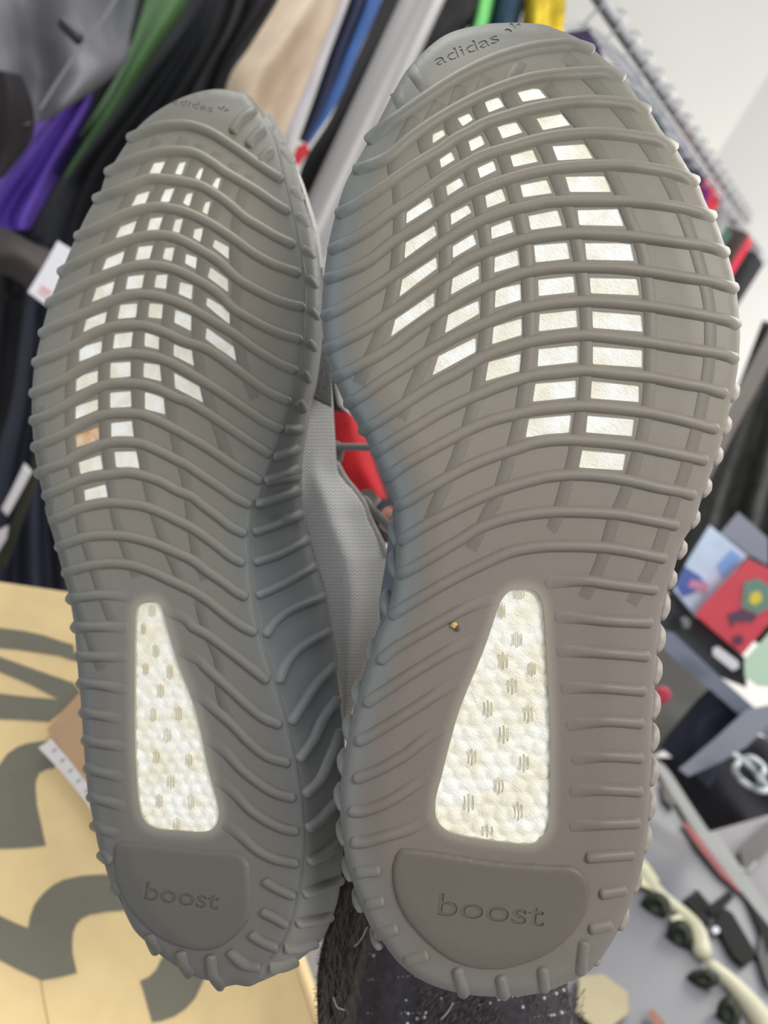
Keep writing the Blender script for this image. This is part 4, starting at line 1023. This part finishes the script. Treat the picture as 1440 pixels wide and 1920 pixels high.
# left middle: pale cuff, tag, stripes
drape('grey_cuff', "-40,425 10,428 60,455 95,470 110,490", "-40,500 20,520 60,545 90,560 95,575", 0.90, 0.92, (78, 72, 70), 'fuzzy grey cuff under the purple garment', 'cuff', folds=1, amp=0.01)
pt_ = slab('price_tag', pts("108,452 140,472 112,530 92,577 52,548 80,502"), 0.80, 0.002, material('tag_white', (232, 230, 236), 0.5), 'white price tag with faint red print beside the left sole', 'tag', bevel=0.02)
slab('red_print', pts("75,540 78,535 98,548 95,553"), 0.7994, 0.0003, material('print_red', (222, 150, 158), 0.6), parent=pt_)
slab('red_print', pts("70,547 73,543 90,555 87,559"), 0.7994, 0.0003, material('print_pink', (226, 170, 176), 0.6), parent=pt_)
drape('navy_coat', "60,440 40,620 20,760 -20,900 -60,1150", "160,470 140,700 130,900 150,1100 170,1300", 1.0, 1.02, (40, 43, 56), 'dark navy coat hanging left of the left sole', 'coat', folds=3, amp=0.02)
slab('white_tape', pts("46,868 60,884 30,940 14,968 2,955 22,918"), 0.88, 0.006, material('tape_white', (200, 198, 200), 0.7), 'white tape stripe on the dark clothes, upper one', 'tape', bevel=0.1)
slab('white_tape', pts("-4,995 16,985 12,1010 -10,1045 -20,1040"), 0.88, 0.006, material('tape_white', (190, 186, 188), 0.7), 'white tape stripe on the dark clothes at the left edge, lower one', 'tape', bevel=0.1)
drape('olive_strap', "70,840 50,900 30,960 -10,1050", "84,850 66,910 44,975 10,1070", 0.90, 0.90, (44, 46, 34), 'dark olive strap beside the white tape', 'strap', folds=0.3, amp=0.002, curl=0.004)

# seen in the gap between the shoes
drape('white_garment', "612,660 625,690 630,730 636,760", "660,640 678,720 684,755 672,786", 0.72, 0.74, (226, 220, 216), 'white garment seen through the gap between the shoes', folds=0.5, amp=0.01, thick=0.006)
drape('red_garment', "600,770 612,830 618,880 640,935", "672,775 690,830 706,880 726,935", 0.80, 0.80, (165, 26, 32), 'red garment seen through the gap between the shoes', folds=0.6, amp=0.012, thick=0.006)
drape('black_garment', "560,640 600,760 610,880 640,1020", "740,640 740,760 750,880 760,1020", 0.95, 0.95, (30, 30, 38), 'black garment behind the red one in the gap between the shoes', folds=1, amp=0.02)

# ---------------------------------------------------------------- right side display
drape('dark_rack_cloth', "1430,600 1385,720 1335,850 1290,960 1230,1100", "1560,640 1540,800 1520,960 1500,1100 1480,1240", 1.65, 1.60, (62, 62, 60), 'dark grey-green clothes on the far rack, right edge', 'clothes', folds=3, amp=0.04, n2=0.5)
slab('rack_board', pts("1452,600 1466,640 1330,900 1296,965 1278,940 1320,850"), 1.45, 0.03, material('rack_grey', (104, 98, 92), 0.6, 10, 0.1), 'brown-grey board leaning beyond the right sole', 'board', bevel=0.03)
book = slab('blue_white_card', pts("1262,1105 1290,1050 1330,985 1400,1042 1350,1108 1306,1160"), 1.15, 0.006, material('card_sky', (188, 204, 226), 0.4, 30, 0.12), 'pale blue and white picture card beside the red book', 'card', bevel=0.01)
slab('blue_patch', pts("1268,1098 1284,1062 1312,1080 1326,1098 1300,1112 1280,1120"), 1.148, 0.001, material('ink_blue', (66, 92, 160), 0.4), parent=book)
slab('blue_patch', pts("1345,1060 1372,1030 1392,1046 1356,1082"), 1.148, 0.001, material('ink_azure', (120, 160, 220), 0.4), parent=book)
slab('pink_patch', pts("1296,1086 1330,1094 1322,1112 1290,1100"), 1.147, 0.001, material('ink_pink', (190, 130, 160), 0.4), parent=book)
slab('grey_card', pts("1350,1000 1384,960 1440,1010 1440,1060 1404,1040"), 1.2, 0.006, material('card_grey', (128, 132, 146), 0.4), 'grey card standing behind the red book', 'card', bevel=0.01)
rb = slab('red_book', pts("1402,1048 1475,1082 1450,1160 1392,1228 1346,1190 1302,1152 1350,1100"), 1.12, 0.02, material('book_red', (196, 62, 76), 0.4, 20, 0.08), 'red picture book with a green and yellow motif', 'book', bevel=0.01)
slab('green_motif', pts("1395,1092 1420,1084 1445,1100 1442,1140 1420,1152 1390,1138"), 1.118, 0.001, material('motif_green', (96, 130, 116), 0.4), parent=rb)
slab('yellow_motif', pts("1408,1112 1424,1108 1430,1124 1416,1136 1404,1128"), 1.117, 0.001, material('motif_yellow', (206, 186, 60), 0.4), parent=rb)
slab('navy_motif', pts("1364,1152 1392,1142 1420,1154 1412,1166 1380,1166 1372,1176"), 1.118, 0.001, material('motif_navy', (78, 54, 78), 0.4), parent=rb)
slab('navy_motif', pts("1372,1196 1390,1190 1396,1204 1380,1212"), 1.118, 0.001, material('motif_plum', (88, 44, 66), 0.4), parent=rb)
slab('mint_box', pts("1395,1238 1450,1178 1470,1290 1420,1286 1396,1268"), 1.12, 0.03, material('mint_card', (184, 208, 184), 0.5), 'pale mint box below the red book', 'box', bevel=0.01)
slab('white_clip', pts("1336,1216 1346,1212 1384,1240 1386,1252 1374,1258 1336,1228"), 1.05, 0.01, material('clip_white', (206, 204, 208), 0.4), 'white rounded clip on the dark shelf under the red book', 'clip', bevel=0.05)
slab('black_case', pts("1228,1120 1262,1112 1340,1180 1400,1236 1400,1290 1330,1262 1262,1200 1230,1190"), 1.17, 0.03, material('case_black', (46, 48, 52), 0.4, 15, 0.2), 'black case under the picture cards', 'case', bevel=0.02)
slab('silver_button', pts("1276,1160 1286,1156 1296,1166 1292,1178 1282,1178"), 1.14, 0.006, material('button_silver', (120, 122, 124), 0.3), 'round silver button on the black case', 'button', bevel=0.2)
slab('shelf_edge', pts("1232,1180 1262,1186 1340,1260 1450,1358 1450,1396 1340,1300 1240,1214"), 1.12, 0.02, material('shelf_steel', (112, 118, 134), 0.4), 'blue-grey shelf edge running down to the right', 'shelf', bevel=0.01)
slab('grey_display_wall', pts("1215,1200 1240,1195 1330,1290 1260,1400 1220,1420"), 1.30, 0.02, material('display_grey', (128, 126, 120), 0.7, 8, 0.1), 'grey display panel beside the right sole', 'panel', bevel=0.01)
th_ = np.linspace(0, 2*math.pi, 16, endpoint=False)
slab('red_ball', np.stack([1243+15*np.cos(th_), 1303+16*np.sin(th_)], 1), 1.0, 0.015, material('ball_red', (170, 36, 62), 0.5), 'small dark red disc beside the right sole edge', 'button', bevel=0.35)
drape('navy_cloth', "1236,1400 1250,1380 1300,1320 1330,1290", "1330,1480 1350,1440 1385,1380 1400,1330", 1.15, 1.12, (30, 34, 52), 'dark navy folded cloth below the shelf edge', 'cloth', folds=1.5, amp=0.012)
drape('black_bag', "1220,1420 1250,1440 1290,1500 1330,1560", "1350,1420 1400,1380 1450,1400 1470,1520", 1.22, 1.2, (36, 36, 42), 'black bag on the table behind the metal tray', 'bag', folds=1.5, amp=0.015)
slab('metal_tray', pts("1272,1442 1290,1428 1340,1385 1400,1330 1450,1320 1450,1350 1400,1400 1350,1430 1290,1456"), 1.08, 0.01, material('tray_grey', (142, 144, 154), 0.35, metal=0.2), 'grey curved metal tray pointing at the right sole', 'tray', bevel=0.01)
# clear knot of plastic
V = []
kn = spline(np.array([[1378, 1416], [1400, 1430], [1420, 1452], [1440, 1480], [1418, 1480], [1390, 1462], [1378, 1440], [1404, 1420], [1432, 1440], [1424, 1468]]), 3)
kt = tube('plastic_wrap', P(kn[:, 0], kn[:, 1], 1.02+0.01*np.sin(np.arange(len(kn))*0.5)), 0.0042, material('wrap_clear', (186, 196, 196), 0.15, spec=1.0), nseg=8); tag(kt, 'crumpled clear plastic wrap at the right edge', 'wrap')

# counters
def zs(dz=0.0, h=0.965):
    def f(a, b): return float(np.linalg.norm(H(a, b, h)-CO)/np.linalg.norm(P(a, b, 1.0)-CO))+dz
    return f
def counter(name, poly, h, th, mat, label, cat):
    q = np.array([H(a, b, h) for a, b in poly]); n = len(q); V = np.vstack([q, q-np.array([0, 0, th])])
    o = mk(name, V, [list(range(n))]+[[i, (i+1) % n, (i+1) % n+n, i+n] for i in range(n)]+[list(range(n, 2*n))[::-1]], mat, smooth=False); return tag(o, label, cat)
M_CT = material('counter_laminate', (112, 113, 119), 0.35, 6, 0.08); M_CT2 = material('counter_dark', (104, 102, 108), 0.45, 8, 0.12)
counter('display_counter', pts("1130,1330 1215,1420 1290,1530 1390,1660 1470,1770 1560,2000 1000,2000 1000,1500"), 0.96, 0.03, M_CT, 'pale grey laminate counter at the lower right', 'counter')
counter('dark_counter', pts("1235,1440 1330,1430 1600,1420 1620,1800 1480,1760 1395,1655 1320,1560"), 0.945, 0.03, M_CT2, 'darker grey counter beyond the pale one', 'counter')
slab('counter_trim', pts("1222,1428 1236,1424 1300,1500 1400,1640 1460,1730 1450,1745 1380,1660 1290,1540"), zs(-0.008), 0.004, material('trim_grey', (112, 116, 116), 0.4), 'pale metal trim along the counter edge', 'trim', bevel=0.0)
slab('red_price_strip', pts("1279,1544 1288,1542 1330,1590 1360,1625 1396,1660 1388,1674 1350,1640 1310,1590"), zs(-0.008), 0.003, material('strip_red', (128, 26, 38), 0.5), 'red price strip along the counter edge', 'strip')
slab('brown_clip', pts("1238,1468 1250,1470 1268,1500 1262,1518 1244,1500"), zs(-0.008), 0.006, material('clip_brown', (44, 38, 32), 0.5), 'brown clip on the counter trim', 'clip', bevel=0.1)
# black display stand
bs = empty('black_display_stand', P(1360, 1760, 0.90), 'black display stand with arms on the pale counter', 'stand'); M_BK = material('stand_black', (18, 18, 18), 0.8, spec=0.2)
slab('base', pts("1352,1698 1374,1712 1420,1790 1396,1812 1376,1796 1340,1730"), zs(-0.008), 0.02, M_BK, parent=bs, bevel=0.05)
slab('arm', pts("1328,1700 1368,1668 1376,1682 1342,1716"), zs(-0.008), 0.012, M_BK, parent=bs, bevel=0.05)
slab('arm', pts("1282,1686 1296,1678 1336,1732 1322,1740"), zs(-0.008), 0.012, M_BK, parent=bs, bevel=0.05)
slab('arm', pts("1298,1672 1308,1668 1346,1712 1338,1720"), zs(-0.008), 0.010, M_BK, parent=bs, bevel=0.05)
slab('black_strap', pts("1392,1668 1402,1668 1440,1730 1460,1770 1440,1790 1424,1740"), zs(-0.008), 0.01, M_BK, 'black strap lying on the counter edge by the red strip', 'strap', bevel=0.03)
slab('dark_box', pts("1428,1740 1460,1700 1500,1760 1500,1880 1440,1850 1420,1790"), zs(-0.008), 0.03, material('box_dark', (26, 26, 28), 0.5), 'dark box at the right edge of the counter', 'box', bevel=0.02)
slab('dark_bracket', pts("1385,1590 1450,1530 1460,1570 1420,1610 1396,1640"), zs(-0.008), 0.02, material('bracket_dark', (34, 33, 36), 0.5), 'dark bracket on the darker counter', 'bracket', bevel=0.03)
slab('chrome_clasp', pts("1392,1622 1408,1608 1420,1616 1404,1634 1390,1640"), zs(-0.008), 0.008, material('clasp', (170, 166, 166), 0.25, metal=0.5), 'chrome clasp beside the dark bracket', 'clasp', bevel=0.1)
# cream spectacles
M_CREAM = material('cream_plastic', (198, 194, 168), 0.35); M_LENS = material('dark_green_lens', (50, 54, 44), 0.4, spec=0.3); M_YEL = material('pale_yellow_plastic', (206, 202, 168), 0.4)
def specs(label, band, wd_, lenses, z):
    zf = zs(-0.012); zz = lambda a, b: np.array([zf(float(i), float(j)) for i, j in zip(np.ravel(a), np.ravel(b))])
    z = zf(*band[len(band)//2])
    e = empty('sunglasses', P(band[len(band)//2][0], band[len(band)//2][1], z+0.02), label, 'sunglasses')
    b = spline(np.array(band, float), 5); w = np.interp(np.linspace(0, 1, len(b)), np.linspace(0, 1, len(wd_)), wd_)*z/FPX
    tube('frame', P(b[:, 0], b[:, 1], zz(b[:, 0], b[:, 1])), w, M_CREAM, e, nseg=12)
    for (cx, cy, rx, ry) in lenses:
        a = np.linspace(0, 2*math.pi, 20, endpoint=False); z = zf(cx, cy); V = [P(cx, cy, z-0.004)]
        for k in (0.5, 1.0): V += list(P(cx+rx*k*np.cos(a), cy+ry*k*np.sin(a), z-0.004+0.008*k*k))
        V += list(P(cx+rx*np.cos(a), cy+ry*np.sin(a), z+0.010)); F = [(0, 1+i, 1+(i+1) % 20) for i in range(20)]
        for k in (0, 1): F += [(1+k*20+i, 1+k*20+(i+1) % 20, 1+(k+1)*20+(i+1) % 20, 1+(k+1)*20+i) for i in range(20)]
        mk('lens', np.array(V), F, M_LENS, e)
    return e
specs('cream sunglasses with round dark lenses, nearer the right heel', [(1208, 1640), (1240, 1680), (1280, 1712), (1306, 1745), (1316, 1782)], [12, 12, 11, 15, 17], [(1229, 1700, 29, 28), (1274, 1757, 26, 34)], 0.80)
specs('cream sunglasses at the bottom right corner', [(1336, 1812), (1370, 1842), (1404, 1880), (1440, 1930)], [12, 16, 20, 24], [(1318, 1836, 32, 20), (1366, 1902, 24, 36)], 0.78)
slab('glass_crystal', pts("1258,1720 1272,1714 1284,1728 1276,1738 1262,1734"), zs(-0.012), 0.008, material('crystal', (214, 214, 190), 0.1, spec=1.0), 'small faceted crystal between the round lenses', 'crystal', bevel=0.3)
slab('glass_bead', pts("1336,1740 1344,1736 1350,1744 1344,1752 1336,1750"), zs(-0.012), 0.006, material('bead', (214, 210, 226), 0.1, spec=1.0), 'small clear bead beside the black stand', 'bead', bevel=0.3)
slab('yellow_card', pts("1196,1600 1216,1620 1236,1650 1222,1668 1200,1660"), zs(-0.012), 0.004, M_YEL, 'pale yellow card beside the right heel', 'card')
slab('tan_box', pts("1086,1830 1130,1826 1176,1860 1180,1900 1130,1940 1080,1900"), zs(-0.012), 0.01, material('tan_lacquer', (160, 148, 116), 0.5, 12, 0.1), 'tan box lid under the right heel', 'box', bevel=0.05)
slab('orange_clip', pts("1214,1896 1224,1892 1246,1916 1250,1930 1228,1926"), zs(-0.012), 0.006, material('clip_orange', (130, 80, 60), 0.5), 'orange-brown clip at the bottom edge', 'clip', bevel=0.05)
# white paper under the box corner
counter('table_top', pts("560,1700 700,1700 1100,1700 1200,2200 -400,2400 -600,1200 200,1300"), 0.78, 0.03, material('table_white', (128, 124, 120), 0.5, 5, 0.05), 'off-white table top under the shoe box', 'table')
